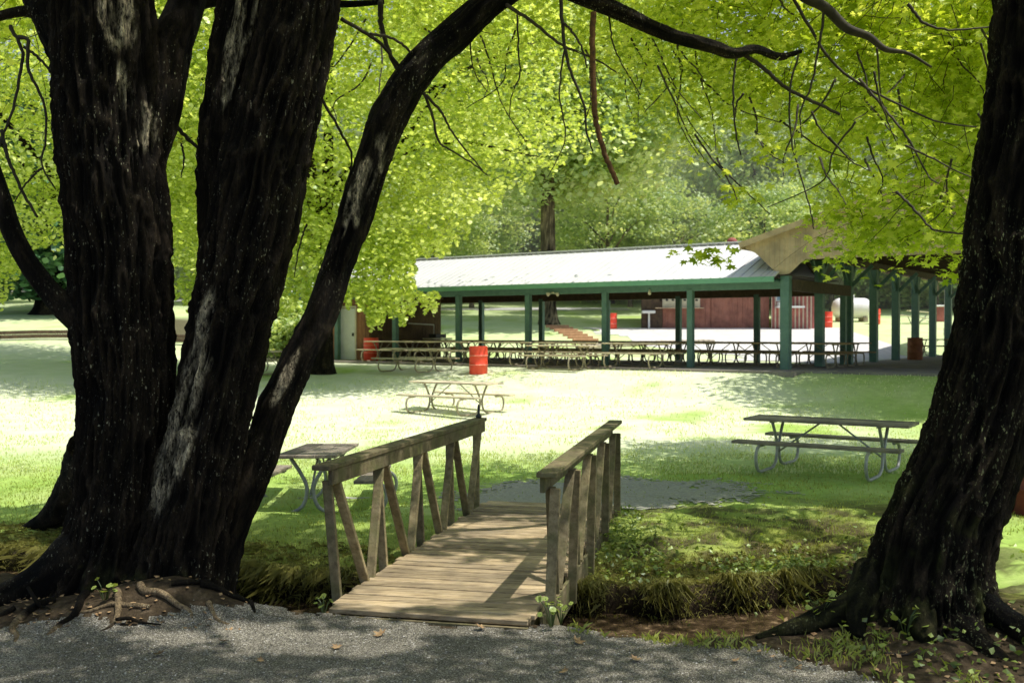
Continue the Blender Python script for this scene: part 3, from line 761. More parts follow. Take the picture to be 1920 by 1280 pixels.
# the small spray hanging in front of the white roof
TIPS2 = np.concatenate(TIPS[len(TIPS)-30:]); tp_ = (TIPS2[:,None,:]+rng.normal(size=(len(TIPS2), 4, 3))*.09).reshape(-1,3); tp_ = tp_[~gap_mask(tp_)]; lc = np.concatenate([lc, tp_])
sp = np.array([W(rg.normal(1325, 28), rg.normal(480, 9), 11.5) for _ in range(52)])
lc = np.concatenate([lc, sp])
for vv, ff, ss in zip(tmb.v, tmb.f, tmb.sz): tw.add(vv, ff, ss)
leaf_mesh('crown', lc-np.array(rtree.location), .115, T_STAR, M['leaf_near'], rtree, rng)
for vv, ff, ss in zip(tr_l.v, tr_l.f, tr_l.sz): tw.add(vv, ff, ss)
shift_to(rtree, tw).build('bough', M['twig'], rtree, True)

# ------------------------------------------------------------------ mid-distance maples
def lawn_tree(loc, rad, height_, crown_c, crown_r, nclump, per, size, mat, label, seed, cat='tree', group=None, bark='bark', tmpl=T_MID, cl=1.1, flat=.35, shell=.3, name='maple_tree', sel=None, lean=0.0, trim=None, extra=None, up=.7):
    rng = np.random.default_rng(seed)
    x, y = loc; z0 = zg(x, y)
    t = empty(name, (x, y, z0), 0, label, cat, group)
    mb = MB(); cx, cy, cz = crown_c
    top = np.array([cx-x, cy-y, cz-z0+crown_r[2]*.4])
    pts = np.array([[0,0,-.3],[0,0,.4],[top[0]*.1+lean, top[1]*.1, height_*.5],[top[0]*.35, top[1]*.35, height_],top])
    bark_tube(mb, pts, [rad*1.25, rad, rad*.85, rad*.7, rad*.2], 60, 40, .03, seed, flare_fn(seed, 5, .4, .35))
    for k in range(9):
        a = rng.random()*6.28; h = rng.uniform(.75, 1.3)*height_
        s = np.array([top[0]*.3, top[1]*.3, h]); e = np.array([cx-x, cy-y, cz-z0])+np.array([math.cos(a)*crown_r[0], math.sin(a)*crown_r[1], rng.uniform(-.5,.5)*crown_r[2]])*.8
        mid = (s+e)/2+np.array([0,0,crown_r[2]*.12]); bark_tube(mb, [s, mid, e], [rad*.4, rad*.22, rad*.05], 20, 8, .01, seed+k)
    mb.build('trunk', M[bark], t, True)
    c = ellipsoid_pts(nclump, crown_c, crown_r, rng, shell)
    if sel is not None: c = c[sel(c)]
    if extra is not None: c = np.concatenate([c, extra(rng)])
    n = len(c)
    off = rng.normal(size=(n, per, 3))*np.array([cl, cl, cl*flat])*.5
    off[:,:,2] -= .25*np.hypot(off[:,:,0], off[:,:,1])
    tint_c = rng.random(n)**1.3*.75
    lc = (c[:,None,:]+off).reshape(-1,3); tint = (np.repeat(tint_c, per)+rng.random(n*per)*.25)
    if trim is not None:
        k = trim(lc); lc = lc[k]; tint = tint[k]
    leaf_mesh('crown', lc-np.array([x, y, z0]), size, tmpl, M[mat], t, rng, tint=tint, updown=up)
    return t
def pix(c): return 960+F*c[:,0]/c[:,1], HZ-F*(c[:,2]-CZ)/c[:,1]
def trimA(c):
    px, py = pix(c)
    b = np.interp(px, [200,480,540,600,645,683,717,750,800,830,850,900,980,1080], [560,575,585,560,560,595,612,595,585,555,460,400,345,290])
    w = 9*np.sin(px*.23)+7*np.sin(py*.19)
    win = (px > 785+w+(py-480)*-.15) & (py > 482+w*.5) & (py < 548+w*.5)
    return (py < b+14*np.sin(px*.11)+9*np.sin(px*.31)) & ~win
lawn_tree((-6.1, 33.2), .30, 4.5, (-5.6, 31.9, 9.6), (8.2, 4.4, 8.6), 800, 110, .125, 'leaf_mid', 'bright yellow-green maple whose low crown hangs over the left end of the long pavilion', 61, trim=trimA, cl=1.9, flat=.15, extra=lambda r: ellipsoid_pts(170, (-4.3, 31.0, 4.0), (2.0, 1.6, 1.7), r, .0)[:60])
lawn_tree((-15.3, 37), .34, 4.5, (-15.5, 36, 10.5), (8.5, 5.5, 7.8), 620, 100, .135, 'leaf_mid', 'light green maple on the left lawn, seen behind the dark stems', 62, cl=1.9, flat=.16,
    trim=lambda c: (pix(c)[1] < np.interp(pix(c)[0], [-200,0,60,130,330,450], [600,590,470,450,500,520])))

lawn_tree((18.5, 26.5), .32, 4.5, (15.2, 26, 9.4), (5.2, 4.2, 3.8), 420, 80, .14, 'leaf_mid', 'maple at the upper right whose crown shades the right side of the lawn', 65, cl=1.2, flat=.3, trim=lambda c: pix(c)[1] < 440)
# big trunk tree beyond the long pavilion
lawn_tree((2.1, 60), .50, 11, (2.1, 60, 17), (9, 6, 8), 520, 80, .32, 'leaf_far', 'tall tree with a straight grey-brown trunk rising behind the long pavilion roof', 63, bark='bark3', cl=2.2, name='oak_tree')
lawn_tree((-27.2, 60.5), .9, 5, (-27.2, 60.5, 11), (6.5, 5, 7.5), 320, 60, .40, 'leaf_pine', 'dark needled conifer with a thick trunk in the bark bed at far left', 64, cl=1.8, name='pine_tree',
    trim=lambda c: (pix(c)[1] < 560))
# background wood
labs = ['pale green woodland tree behind the roof ridge', 'deep green woodland tree beyond the pavilions', 'grey-green woodland tree on the rise behind the lawn']
bg = [(-44,82,15,0),(-33,88,17,1),(-24,80,15,2),(-15,90,18,0),(-7,84,16,0),(1,92,18,2),(8,84,15,0),(15,90,17,0),(20,80,15,2),(27,88,17,2),(34,82,16,0),(42,90,18,2),(50,84,16,1),(-54,92,18,2)]
for i, (x, y, h, k) in enumerate(bg):
    t = lawn_tree((x, y), .38, h*.5, (x, y, 4.5+h*.62), (6.8, 5.0, h*.62), 330, 62, .36, ['leaf_far','leaf_dark','leaf_far'][k], labs[k], 70+i, group='woodland trees behind the picnic ground', bark='bark3', cl=2.2, name='woodland_tree', tmpl=T_QUAD, flat=.5, up=.0)
    pxx = 960+F*x/y
    t['label'] = labs[k]+(', about %s of the photo' % ('far left' if pxx < 200 else 'left third' if pxx < 700 else 'middle' if pxx < 1250 else 'right third' if pxx < 1700 else 'far right'))
row = [(-27,68,7.5),(-19,71,9),(-12,67,7.5),(-5.5,70,9.5),(6.5,70,10),(11.5,73,9),(17,69,8.5),(22.5,72,10),(29,70,9),(36,72,10),(-3,76,12),(9,78,12.5),(20,79,13),(-36,72,10)]
cols = ['pale lime', 'soft green', 'yellow-green', 'grey-green', 'bright green', 'light olive', 'fresh green']
for i, (x, y, h) in enumerate(row):
    pxx = 960+F*x/y
    where = 'left of the big conifer' if pxx < 60 else 'behind the dark stems' if pxx < 480 else 'above the left end of the pavilion' if pxx < 850 else 'left of the tall bare trunk' if pxx < 1000 else 'right of the tall bare trunk' if pxx < 1200 else 'above the middle of the white roof' if pxx < 1400 else 'above the tan gable' if pxx < 1600 else 'behind the right pavilion'
    lawn_tree((x, y), .16, h*.42, (x, y, zg(x, y)+h*.62), (3.3+h*.08, 2.8, h*.42), 150, 62, .24, 'leaf_far', '%s round-topped young tree at the wood edge, %s' % (cols[i % 7]+(' taller' if i >= 10 else ''), where), 120+i, group='young trees along the wood edge', bark='bark3', cl=1.1, name='young_tree', tmpl=T_QUAD, flat=.45, up=.4, shell=.55)
# undergrowth wall at the wood's foot
rng = np.random.default_rng(5)
n = 2600
ux = rng.uniform(-75, 80, n); uy = rng.uniform(94, 106, n); hz_ = rng.random(n)*9
uz = height(ux, uy)+hz_
off = rng.normal(size=(n, 26, 3))*np.array([1.3, 1.0, .9])
lc = (np.stack([ux, uy, uz], -1)[:,None,:]+off).reshape(-1,3)
tag(leaf_mesh('wood', lc, .75, T_QUAD, M['leaf_dark'], None, rng, tint=np.repeat(rng.random(n)*.6, 26)+rng.random(n*26)*.4), 'dark far-off wood reading as one mass behind the lawn', 'wood', kind='stuff')
# hedge line right behind tank
def bush(x, y, r, h, mat, label, seed, n=90, per=60, size=.28, grp=None, name='bush'):
    rng = np.random.default_rng(seed); z0 = zg(x, y)
    t = empty(name, (x, y, z0), 0, label, 'bush', grp)
    c = ellipsoid_pts(n, (0, 0, h*.5), (r, r*.8, h*.55), rng, .4)
    lc = (c[:,None,:]+rng.normal(size=(n, per, 3))*.28*r*np.array([1,1,.6])).reshape(-1,3); lc = lc[lc[:,2] > 0]
    leaf_mesh('foliage', lc, size, T_QUAD, M[mat], t, rng)
    mb = MB()
    for k in range(5):
        a = k*1.3; mb.tube([[0,0,-.1],[math.cos(a)*r*.3, math.sin(a)*r*.3, h*.4],[math.cos(a)*r*.6, math.sin(a)*r*.6, h*.8]], [.05,.04,.015], 6)
    mb.build('stem', M['twig'], t, True); return t
names = ['next to the red building', 'above the white tank', 'just right of the white tank', 'behind the open lawn at right', 'behind the right pavilion posts', 'at the far right behind the trunk']
for k, xx in enumerate([20.5, 24.5, 28.5, 32.5, 36.5, 41]):
    bush(xx, 76+(k % 2)*1.5, 3.0, 5.5, 'leaf_dark', 'dark green thick shrub '+names[k], 200+k, 120, 60, .36, 'shrubs along the back of the right lawn')
bush(-10.2, 46.5, 1.6, 2.6, 'leaf_far', 'rounded green shrub beside the left shed, low on the lawn', 221)
bush(-9.3, 43.5, 1.1, 1.7, 'leaf_far', 'small green shrub in front of the rounded one near the shed', 222, size=.2)

# ------------------------------------------------------------------ MAIN PAVILION
pav = empty('picnic_pavilion', (0,0,0), 0, 'long open picnic pavilion with a white metal roof and green posts', 'pavilion')
TL, TR = 6.7, .04
def pbox(mb, t0, t1, v0, v1, z0, z1):
    pts = [P3(t0, v0, z0), P3(t1, v0, z0), P3(t1, v1, z0), P3(t0, v1, z0)]
    mb.poly(pts, (0,0,z1-z0))
mb = MB(); pbox(mb, 8.0, -.25, -1.55, 6.0, ZS-.5, ZS); mb.build('floor_slab', M['slab'], pav)
for i in range(1, 7):
    mb = MB(); p = P3(i, 0, ZS); mb.beam(p, p+np.array([0,0,2.45]), .19, .19, up=(V[0],V[1],0), bev=.01); mb.build('post', M['green'], pav)
for i in range(0, 7):
    mb = MB(); p = P3(i, 5.5, ZS); mb.beam(p, p+np.array([0,0,2.45]), .19, .19, up=(V[0],V[1],0), bev=.01); mb.build('post', M['green'], pav)
ZB = ZS+2.40
mb = MB(); mb.beam(P3(TL, 0, ZB+.15), P3(.0, 0, ZB+.15), .14, .30); mb.build('front_beam', M['green'], pav)
mb = MB(); mb.beam(P3(-.05, .12, ZB+.10), P3(-.05, 5.6, ZB+.10), .14, .34); mb.build('end_beam', M['dark_under'], pav)
mb = MB(); mb.beam(P3(TL, 5.5, ZB+.12), P3(TR+.2, 5.5, ZB+.12), .14, .34); mb.build('rear_beam', M['dark_under'], pav)
ZR = 4.97; ZE = ZB+.30; OV = .65
def roof_plane(mb, v0, z0, v1, z1, th=.04):
    # ribbed metal sheet
    n = 90; prof = []
    ts = np.linspace(TL, TR, n)
    mb.poly([P3(TL, v0, z0), P3(TR, v0, z0), P3(TR, v1, z1), P3(TL, v1, z1)], (0,0,th))
    for t in np.arange(TR+.05, TL, .1):
        a = P3(t, v0, z0+th+.012); b = P3(t, v1, z1+th+.012); mb.beam(a, b, .035, .012)
mb = MB(); roof_plane(mb, -OV, ZE, 2.75, ZR); roof_plane(mb, 5.5+OV, ZE, 2.75, ZR)
roof = mb.build('roof', M['roof'], pav)
mb = MB(); mb.beam(P3(TL, 2.75, ZR+.08), P3(TR, 2.75, ZR+.08), .3, .04); mb.build('ridge_cap', M['roof'], roof)
mb = MB(); mb.beam(P3(TL, -OV+.0, ZE-.04), P3(TR, -OV, ZE-.04), .05, .16); mb.beam(P3(TL, 5.5+OV, ZE-.04), P3(TR, 5.5+OV, ZE-.04), .05, .16); mb.build('fascia', M['green_fascia'], pav)
# soffit and inside
mb = MB()
mb.poly([P3(TL, -OV+.03, ZE-.10), P3(TR, -OV+.03, ZE-.10), P3(TR, -.08, ZE-.10), P3(TL, -.08, ZE-.10)], (0,0,.02)); mb.build('soffit', M['green'], pav)
mb = MB()
for t in np.arange(TR+.2, TL, .4):
    mb.beam(P3(t, -.4, ZE-.01), P3(t, 2.75, ZR-.14), .045, .16); mb.beam(P3(t, 5.9, ZE-.01), P3(t, 2.75, ZR-.14), .045, .16)
    mb.beam(P3(t, -.05, ZB+.32), P3(t, 5.55, ZB+.32), .045, .14)
mb.poly([P3(TL, .1, ZB+.42), P3(TR, .1, ZB+.42), P3(TR, 5.4, ZB+.42), P3(TL, 5.4, ZB+.42)], (0,0,.02))
mb.build('roof_truss', M['dark_under'], pav)
mb = MB()
mb.poly([P3(TL-.02, -.5, ZE+.02), P3(TL-.02, 6.0, ZE+.02), P3(TL-.02, 2.75, ZR-.02)], (U[0]*.03, U[1]*.03, 0))
mb.build('gable_board', M['green'], pav)
# floodlights and bulbs
for t, kind in ((2.65, 2), (1.45, 1)):
    mb = MB(); p = P3(t, -.1, ZB+.02)
    if kind == 2:
        mb.lathe([(.05,0),(.05,.05)], 12, p+np.array([0,0,0]))
        for s in (-1, 1):
            q = p+np.array([s*.16, -.05, -.03]); mb.tube([p+np.array([0,0,.02]), q], .012, 6); mb.lathe([(.02,-.07),(.05,-.03),(.075,.05),(.06,.06)], 12, q)
    else: mb.lathe([(.03,.05),(.03,0),(.055,-.04),(.05,-.09),(.02,-.12)], 12, p)
    mb.build('floodlight', M['cream'], pav, True)

# storage shed at the pavilion's left end
sh = empty('storage_shed', (0,0,0), 0, 'small wood-sided shed under the pavilion end, orange front with a white door', 'shed')
mb = MB()
def siding(mb, p, q, z0, z1, nrm, pitch=.2, th=.04):
    p = np.array(p); q = np.array(q); L = np.linalg.norm(q-p); d = (q-p)/L; nrm = np.array([nrm[0], nrm[1], 0.])
    n = max(1, int(round(L/pitch)))
    for k in range(n):
        gp = .006 if pitch != .22 else .045; a = p+d*(k*L/n+gp); b = p+d*((k+1)*L/n-gp)
        m_ = (a+b)/2; mb.box([m_[0]+nrm[0]*th/2, m_[1]+nrm[1]*th/2, (z0+z1)/2], (np.linalg.norm(b-a), th, z1-z0), rz=math.atan2(d[1], d[0]))
    m_ = (p+q)/2-nrm[:2]*.02; mb.box([m_[0], m_[1], (z0+z1)/2], (L, .03, z1-z0-.01), rz=math.atan2(d[1], d[0]))
siding(mb, PV(6.55, .3), PV(5.52, .3), ZS, ZB+.1, -V); mb.build('front_wall', M['orange'], sh)
mb = MB(); siding(mb, PV(5.5, .3), PV(5.5, 4.6), ZS, ZB+.05, -U); mb.build('side_wall', M['brown'], sh)
mb = MB(); siding(mb, PV(6.55, 4.62), PV(5.5, 4.62), ZS, ZB+.1, V); siding(mb, PV(6.57, .3), PV(6.57, 4.6), ZS, ZB+.1, U); mb.build('rear_wall', M['brown'], sh)
mb = MB(); mb.poly([P3(6.6, .25, ZB+.1), P3(5.45, .25, ZB+.1), P3(5.45, 4.65, ZB+.1), P3(6.6, 4.65, ZB+.1)], (0,0,.05)); mb.build('flat_roof', M['dark_under'], sh)
a_ = PV(6.08, .3); b_ = PV(5.74, .3); c_ = (a_+b_)/2-V*.06; ang = math.atan2(U[1], U[0])
mb = MB(); mb.box([c_[0], c_[1], ZS+1.02], (.92, .05, 2.04), rz=ang, bev=.01); mb.box([c_[0]-V[0]*.03, c_[1]-V[1]*.03, ZS+1.2], (.92, .02, .02), rz=ang); dr = mb.build('door', M['white'], sh)
mb = MB(); e = c_-U*.38-V*.05; mb.box([e[0], e[1], ZS+1.0], (.05,.07,.12), rz=ang); mb.build('handle', M['black'], dr)
mb = MB()
for s in (-.5, .5): e = c_+U*s; mb.box([e[0], e[1], ZS+1.05], (.07, .06, 2.1), rz=ang)
mb.box([c_[0], c_[1], ZS+2.10], (1.07, .055, .08), rz=ang); mb.build('door_frame', M['cream'], dr)
# utility sink and pipe by the shed's side wall
sk = empty('wall_sink', (0,0,0), 0, 'dark utility counter with a tap against the brown shed wall', 'sink')
mb = MB(); p = PV(5.28, 3.6); mb.box([p[0], p[1], ZS+.82], (1.3, .55, .06), rz=math.atan2(V[1], V[0]), bev=.01); mb.build('counter', M['cream'], sk)
mb = MB(); mb.box([p[0], p[1], ZS+.94], (.7, .38, .16), rz=math.atan2(V[1], V[0]), bev=.02); mb.build('basin', M['black'], sk)
mb = MB()
for s in (-.55, .55): q = p+V*s; mb = MB(); mb.beam([q[0], q[1], ZS], [q[0], q[1], ZS+.79], .06, .06); mb.build('leg', M['black'], sk)
mb = MB(); q = p+U*.2; mb.tube([[q[0],q[1],ZS+1.0],[q[0],q[1],ZS+1.4],[q[0]+V[0]*-1.6,q[1]-V[1]*1.6,ZS+1.45]], .025, 6); mb.build('pipe', M['white'], sk)

# ------------------------------------------------------------------ SECOND PAVILION (gable end)
pv2 = empty('picnic_pavilion', (0,0,0), 0, 'open pavilion at right with tan board gable and thick green posts', 'pavilion')
def Q3(s, v, z): # s to the right along the gable, v back
    p = O-U*s+V*v; return np.array([p[0], p[1], z])
W2 = 10.0; LEN = 24.5; ZT = 4.35
mb = MB(); mb.poly([Q3(-.5,-.55,ZS-.5), Q3(W2+.6,-.55,ZS-.5), Q3(W2+.6,LEN+.5,ZS-.5), Q3(-.5,LEN+.5,ZS-.5)], (0,0,.497)); mb.build('floor_slab', M['slab'], pv2)
for k in range(9):
    v = 3.04*k
    for s in (0, W2):
        if s and k > 5: continue
        mb = MB(); p = Q3(s, v, ZS); w_ = .27
        mb.beam(p, p+np.array([0,0,(2.78 if k == 0 and s == 0 else 3.4)]), w_, w_, up=(V[0],V[1],0), bev=.012); mb.build('post', M['green'], pv2)
        if k > 0 and s == 0:
            mb = MB()
            for sg in (-1, 1): mb.beam(Q3(s, v, ZT-.75), Q3(s, v+sg*.75, ZT-.02), .09, .12)
            mb.beam(Q3(s+.0, v, ZT-.8), Q3(s+.8, v, ZT-.02), .09, .12)
            mb.build('knee_brace', M['green'], pv2)
mb = MB()
for s in (0, W2): mb.beam(Q3(s, -.2, ZT+.13), Q3(s, LEN+.3, ZT+.13), .16, .27)
mb.build('eave_beam', M['dark_under'], pv2)
pk = 4.66+(W2/2+1.2)*.30
mb = MB()
for a, b in ((-1.2, W2/2), (W2+1.2, W2/2)):
    mb.poly([Q3(a,-.42,4.70), Q3(b,-.42,pk+.04), Q3(b,LEN+.7,pk+.04), Q3(a,LEN+.7,4.70)], (0,0,.05))
r2 = mb.build('roof', M['roof2'], pv2)
mb = MB()
for k in np.arange(.25, LEN, .61):
    for a, b in ((-1.1, W2/2), (W2+1.1, W2/2)):
        mb.beam(Q3(a,k,4.60), Q3(b,k,pk-.08), .045, .15)
    mb.beam(Q3(-.1,k,ZT+.3), Q3(W2+.1,k,ZT+.3), .045, .14)
mb.build('roof_truss', M['dark_under'], pv2)
mb = MB()
for k in np.arange(-.8, W2/2, .45):
    z_ = 4.60+(k+1.1)*.30+.09
    for kk in (k, W2-k): mb.beam(Q3(kk, -.3, z_), Q3(kk, LEN, z_), .09, .02)
mb.build('batten', M['cream'], pv2)
mb = MB()
def topz(s): return 4.70+(min(s, W2-s)+1.2)*.30-.01
out = [(-1.2,topz(-1.2)),(-1.15,4.55),(-.85,4.42),(-.16,3.76),(.16,3.76),(.62,4.18),(W2-.62,4.18),(W2-.16,3.76),(W2+.16,3.76),(W2+.85,4.42),(W2+1.15,4.55),(W2+1.2,topz(W2+1.2)),(W2/2,topz(W2/2))]
# vertical boards following that outline
def botz(s):
    s = s if s < W2/2 else W2-s
    return float(np.interp(s, [-1.2,-.85,-.16,.16,.62,20], [4.58,4.42,3.76,3.76,4.18,4.18]))
bw = .155; s = -1.2
while s < W2+1.2:
    a, b = s+.0025, min(s+bw, W2+1.2)-.0025
    pts = [Q3(a,-.18,botz(a)), Q3(b,-.18,botz(b)), Q3(b,-.18,topz(b))]
    if a < W2/2 < b: pts.append(Q3(W2/2,-.18,topz(W2/2)))
    pts.append(Q3(a,-.18,topz(a))); mb.poly(pts, -np.array([V[0],V[1],0])*.025); s += bw
mb.build('gable_siding', M['tan'], pv2)
mb = MB()
for a in (-1.28, W2+1.28): mb.beam(Q3(a,-.45,4.66), Q3(W2/2,-.45,pk+.02), .05, .17)
mb.beam(Q3(-1.24,-.47,4.62), Q3(-1.24,LEN+.7,4.62), .05, .16)
mb.build('rake_board', M['tan'], pv2)

# ------------------------------------------------------------------ service building, tank, barrels
sb = empty('service_building', (0,0,0), 0, 'long low red-brown building behind the pavilion with a serving hatch', 'building')
YB = 57.5; zb = zg(10, YB)-.05; XL = (1202-960)/F*YB; XM = (1442-960)/F*YB; XR = (1543-960)/F*(YB-.4)
HB = 3.0
mb = MB(); siding(mb, (XL+1.2,YB), (XM,YB), zb, zb+HB, (0,-1), .3); siding(mb, (XL+1.2,YB+.03), (XL+1.2,YB+6), zb, zb+HB, (-1,0), .3); mb.build('wood_wall', M['redbrown'], sb)
mb = MB(); siding(mb, (XL,YB-.1), (XL+1.18,YB-.1), zb, zb+HB, (0,-1), .3); mb.build('end_panel', M['dark_under'], sb)
mb = MB(); siding(mb, (XM+.02,YB-.4), (XR,YB-.4), zb, zb+HB, (0,-1), .22, .05); siding(mb, (XR,YB-.38), (XR,YB+6), zb, zb+HB, (1,0), .13, .05); mb.build('metal_wall', M['redwhite'], sb); mb = MB(); mb.box([(XM+XR)/2, YB-.41, zb+HB/2], (XR-XM-.04, .012, HB)); mb.build('wall_sheet', M['cream'], sb)
mb = MB(); mb.poly([(XL-.5,YB-1.2,zb+HB), (XR+.5,YB-1.2,zb+HB), (XR+.5,YB+3,zb+HB+1.0), (XL-.5,YB+3,zb+HB+1.0)], (0,0,.08)); mb.poly([(XL-.5,YB+7,zb+HB), (XR+.5,YB+7,zb+HB), (XR+.5,YB+3,zb+HB+1.0), (XL-.5,YB+3,zb+HB+1.0)], (0,0,.08)); rf = mb.build('roof', M['roof2'], sb)
hx0 = (1232-960)/F*YB; hx1 = (1312-960)/F*YB
mb = MB(); mb.box([(hx0+hx1)/2, YB-.06, zb+1.62], (hx1-hx0, .05, .82)); ht = mb.build('serving_hatch', M['cream'], sb)
mb = MB(); mb.box([(hx0+hx1)/2, YB-.10, zb+2.15], (hx1-hx0-.1, .03, .03))
for k in range(7):
    x = hx0+.2+k*(hx1-hx0-.4)/6; mb.box([x, YB-.12, zb+1.95], (.05,.03,.42)); mb.box([x, YB-.12, zb+1.62], (.14,.04,.10))
mb.build('utensil_rack', M['black'], ht)
mb = MB(); mb.box([(hx0+hx1)/2, YB-.25, zb+1.17], (hx1-hx0+.3, .4, .05)); mb.build('shelf', M['tan'], ht)
px_ = (1214-960)/F*YB
mb = MB(); mb.box([px_, YB-.35, zb+.95], (.75,.45,.16), bev=.05); mb.box([px_+.05, YB-.25, zb+.4], (.1,.1,.95)); mb.build('drinking_fountain', M['white'], sb)
mb = MB(); mb.box([px_, YB-.2, zb+2.2], (.4,.08,.25)); mb.build('notice_plate', M['white'], sb)
wx = (1456-960)/F*YB
mb = MB(); mb.box([wx+.05, YB-.47, zb+1.85], (.42,.04,.62)); wf = mb.build('window', M['white'], sb)
mb = MB(); mb.box([wx+.05, YB-.50, zb+1.85], (.30,.03,.5)); mb.build('pane', M['pane'], wf)
mb = MB(); mb.box([(1474-960)/F*YB, YB-.75, zb+1.22], (1.5,.6,.1)); mb.box([(1460-960)/F*YB, YB-.75, zb+1.38], (.5,.4,.2)); mb.build('counter_shelf', M['white'], sb)
mb = MB(); dx = (1350-960)/F*YB; mb.box([dx, YB-.06, zb+1.02], (1.0,.05,2.04)); dd = mb.build('door', M['redbrown'], sb)
mb = MB(); mb.box([(1412-960)/F*YB, YB-.2, zb+2.05], (1.2,.3,.2)); mb.build('awning_box', M['redbrown'], sb)
# vent pot above the ridge
px_, D_ = 1372, 59.5; q = W(px_, 455, D_)
mb = MB(); mb.lathe([(.16,-1.9),(.16,-.1),(.28,-.08),(.30,.14),(.16,.26),(.02,.30)], 20, q); mb.build('vent_pipe', M['darkred'] if False else M['redwhite'], rf, True)

def barrel_proto(mat, band, label, grp, r=.29, h=.88):
    t = empty('barrel', (0,0,0), 0, label, 'barrel', grp)
    mb = MB(); mb.lathe([(r*.97,0),(r,.02),(r,.28),(r+.012,.295),(r,.31),(r,.57),(r+.012,.585),(r,.60),(r,h-.02),(r*1.02,h),(r*.95,h),(r*.94,h-.25)], 32)
    mb.build('drum', mat, t, True)
    mb = MB()
    for z in (.295, .585): mb.lathe([(r+.004,z-.012),(r+.016,z-.006),(r+.016,z+.006),(r+.004,z+.012)], 32, (0,0,0))
    mb.build('hoop', band, t, True)
    mb = MB(); mb.lathe([(r*.9,0),(r*.9,.01)], 24, (0,0,h-.26)); mb.build('liner', M['black'], t)
    return t
bp = barrel_proto(M['red'], M['redband'], 'bright red oil drum standing on the sunlit lawn in front of the pavilion tables', 'red drums used as litter bins')
bp.location = (-1.06, 32.3, zg(-1.06, 32.3)-.02)
def put_barrel(x, y, z, label):
    c = copy_tree(bp); c.location = (x, y, z); c['label'] = label; return c
p = PV(5.35, -.2); put_barrel(p[0], p[1], ZS, 'red oil drum in the shade just right of the white shed door')
x = (1147-960)/F*57; put_barrel(x, 57, zg(x,57), 'small red drum on the green slope left of the red-brown building')
x = (1551-960)/F*58; put_barrel(x, 58, zg(x,58), 'red drum between the red metal wall and the white tank')
x = (1641-960)/F*60; put_barrel(x, 60, zg(x,60), 'red drum just beyond the right end of the white tank, partly behind a post')
rb = barrel_proto(M['rust'], M['rust'], 'rusty dark brown drum behind a green post at the edge of the right slab', None)
rb.location = (O-U*.55+V*12.9).tolist()+[ZS]; del_ = rb
x = 4.02; d2 = barrel_proto(M['darkred'], M['darkred'], 'dark red drum at the far right edge, cut off by the leaning trunk', None); d2.location = (6.02, 11.7, zg(6.0, 11.7)+.0)

tk = empty('propane_tank', (0,0,0), 0, 'white cylindrical tank lying on its side beyond the pavilion posts', 'tank')
YT = 62; zt = zg(21, YT); x0 = (1560-960)/F*YT; x1 = (1633-960)/F*YT; r = .62; cx = (x0+x1)/2; hl = (x1-x0)/2
prof = [(.02,-hl),(.25,-hl+.03),(.45,-hl+.12),(.57,-hl+.26),(r,-hl+.42),(r,hl-.42),(.57,hl-.26),(.45,hl-.12),(.25,hl-.03),(.02,hl)]
mb = MB(); mb.lathe(prof, 32, (cx,YT,zt+.80), axis='x'); mb.build('vessel', M['white'], tk, True)
mb = MB()
for s in (-.6,.6): mb = MB(); mb.box([cx+s*hl, YT, zt+.12], (.25, 1.0, .3)); mb.build('saddle', M['stone'], tk)
mb = MB(); mb.lathe([(.16,0),(.16,.18),(.12,.24),(.02,.26)], 16, (cx,YT,zt+1.40)); mb.build('valve_dome', M['white'], tk, True)

# ------------------------------------------------------------------ steps, bench, red box, retaining wall
st = empty('garden_steps', (0,0,0), 0, 'short flight of brown timber steps climbing the green slope', 'steps')
a = np.array([(1108-960)/F*50, 50.]); b = np.array([(1045-960)/F*58, 58.])
for k in range(8):
    f = k/7; p = a*(1-f)+b*f; z = zg(p[0], p[1])
    mb = MB(); mb.box([p[0], p[1], z+.03], (1.3,.22,.20), rz=.1, bev=.02); mb.build('step', M['step'], st)
sw = empty('low_wall', (0,0,0), 0, 'low curved stone border wall at the foot of the garden steps', 'wall')
mb = MB(); rg2 = np.random.default_rng(3)
for k in range(26):
    f = k/25; x = 3.2+f*6.5; y = 47.6+f*2.2+math.sin(f*3)*.6; mb.box([x, y, zg(x,y)+.1], (.34, .25, .22+rg2.random()*.05), rz=.2+rg2.normal()*.1, bev=.04)
mb.build('stone_course', M['stone'], sw)
rw = empty('retaining_wall', (0,0,0), 0, 'low dark timber retaining wall across the left lawn', 'wall')
mb = MB(); pr = None
for k, (px_, py_) in enumerate([(-160,634),(0,629),(65,626),(130,622),(240,616),(330,612),(430,607)]):
    D = 45+k*.8; q = np.array([(px_-960)/F*D, D, 0]); q[2] = zg(q[0], q[1])
    if pr is not None:
        for h in (.09, .27): mb.beam(pr+np.array([0,0,h]), q+np.array([0,0,h]), .18, .165, bev=.01)
    pr = q
mb.build('timber', M['dark_under'], rw)
tag_obj = MB(); pr = None
for k, (px_, py_) in enumerate([(-160,634),(0,629),(65,626),(130,622),(240,616),(330,612),(430,607)]):
    D = 44.0+k*.8; q = np.array([(px_-960)/F*D, D, 0]); q[2] = zg(q[0], q[1])+.03
    if pr is not None: tag_obj.beam(pr, q, .55, .02)
    pr = q
tag(tag_obj.build('gravel_strip', M['gravel_far']), kind='structure')
rx = empty('utility_cabinet', (0,0,0), 0, 'small red box with a pale cap on the lawn behind the right pavilion', 'cabinet')
D = 62; x = (1762-960)/F*D; z = zg(x, D); mb = MB(); mb.box([x,D,z+.45],(.6,.5,.9), bev=.02); mb.build('cabinet_body', M['redwhite'], rx); mb = MB(); mb.box([x,D,z+.94],(.75,.6,.1), bev=.03); mb.build('cap', M['white'], rx)
